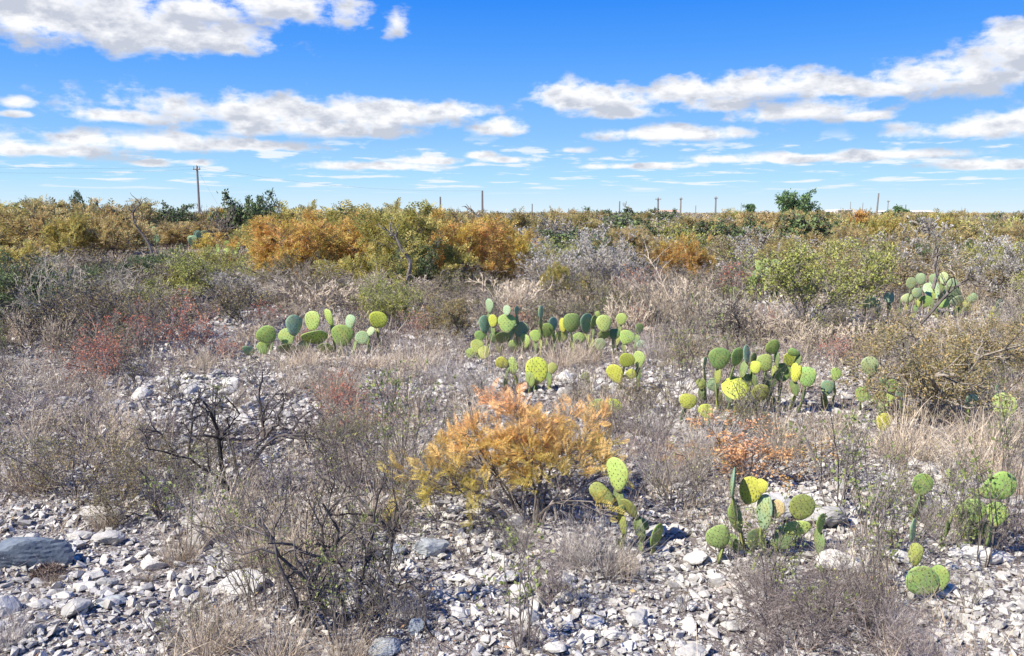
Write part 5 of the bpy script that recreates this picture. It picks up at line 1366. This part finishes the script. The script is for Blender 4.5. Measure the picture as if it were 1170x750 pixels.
# ------------------------------------------------------------------ labels for the plants placed by rule
MARKS = [(360, 385, 'the green cactus row'), (575, 375, 'the upright blue green pads'), (680, 375, 'the wide low cactus row'), (613, 424, 'the large lime yellow pad'), (716, 420, 'the small yellow cactus'),
         (870, 425, 'the large mixed cactus'), (797, 465, 'the two bright yellow pads'), (1000, 440, 'the cactus in the russet shrub'), (1010, 483, 'the single yellow green pad'), (1147, 465, 'the tall pale pad'),
         (1054, 554, 'the two toned pad'), (1125, 572, 'the two big near pads'), (1054, 664, 'the large round pad'), (870, 590, 'the tan padded cactus'), (715, 565, 'the sprawling cactus'), (600, 500, 'the orange feathery bush'),
         (491, 632, 'the smooth oval rock'), (36, 645, 'the long blue grey block'), (110, 585, 'the wide pale slab'), (295, 460, 'the forked thorn bush'), (345, 640, 'the nearest thorn bush'), (255, 520, 'the blackish thorn bush'),
         (270, 665, 'the blue white boulder'), (215, 380, 'the brightest red shrub'), (150, 335, 'the white tufts at left'), (68, 330, 'the tall grey bush at left'), (208, 320, 'the arching olive shrub'), (160, 262, 'the curved dead branch'),
         (437, 345, 'the brown olive bush'), (520, 360, 'the orange brown bush'), (932, 325, 'the broad yellow green shrub'), (1075, 335, 'the broad pale cactus'), (1080, 420, 'the big russet shrub'), (775, 300, 'the small bright golden shrub'),
         (760, 340, 'the pale bent dead stem'), (388, 440, 'the fluffy straw tuft'), (225, 235, 'the tall dark pole'), (551, 240, 'the middle pole'), (912, 240, 'the horizon tree'), (1004, 243, 'the leaning pole'), (292, 240, 'the ragged skyline shrub'),
         (350, 290, 'the golden shrubs'), (455, 290, 'the yellow olive shrubs'), (40, 265, 'the ochre shrubs'), (660, 300, 'the grey white tufted shrubs'), (752, 243, 'the pole with crossarm'), (30, 400, 'the left edge'), (646, 448, 'the upright white boulder'),
         (390, 560, 'the arching dead branch'), (920, 665, 'the purple brown shrub'), (944, 590, 'the stem crossed boulder')]
ORD = ['nearest', 'second nearest', 'third nearest', 'fourth nearest', 'fifth nearest', 'sixth nearest', 'seventh nearest', 'eighth nearest', 'ninth nearest', 'tenth nearest']
bucket = {}
for p in PLANTS:
    if p['fixed']: continue
    px, py = proj(p['x'], p['y'], p['h'] * .5)
    mx, my, mn = min(MARKS, key=lambda m: (m[0] - px) ** 2 + 2.2 * (m[1] - py) ** 2)
    dx, dy = px - mx, py - my
    if p['y'] > 24: rel = 'in the brush beyond' if dy < 12 else 'in the brush before'
    elif abs(dx) > 1.3 * abs(dy): rel = 'right of' if dx > 0 else 'left of'
    else: rel = 'behind' if dy < 0 else 'in front of'
    p['mark'] = mn; p['rel'] = rel
    bucket.setdefault((p['kind'], rel, mn), []).append(p)
for (kind, rel, mn), L in bucket.items():
    base = KNAME[kind][1] + ' ' + rel + ' ' + mn
    if rel.startswith('in the brush'):
        for p in L: p['o']['label'] = base; p['o']['group'] = (PLURAL.get(kind) or 'dry grass tufts') + ' ' + rel + ' ' + mn
        continue
    L.sort(key=lambda p: p['y'])
    for i, p in enumerate(L):
        p['o']['label'] = base if len(L) == 1 else ORD[min(i, 9)] + ' ' + base
print('objects', len(bpy.data.objects))
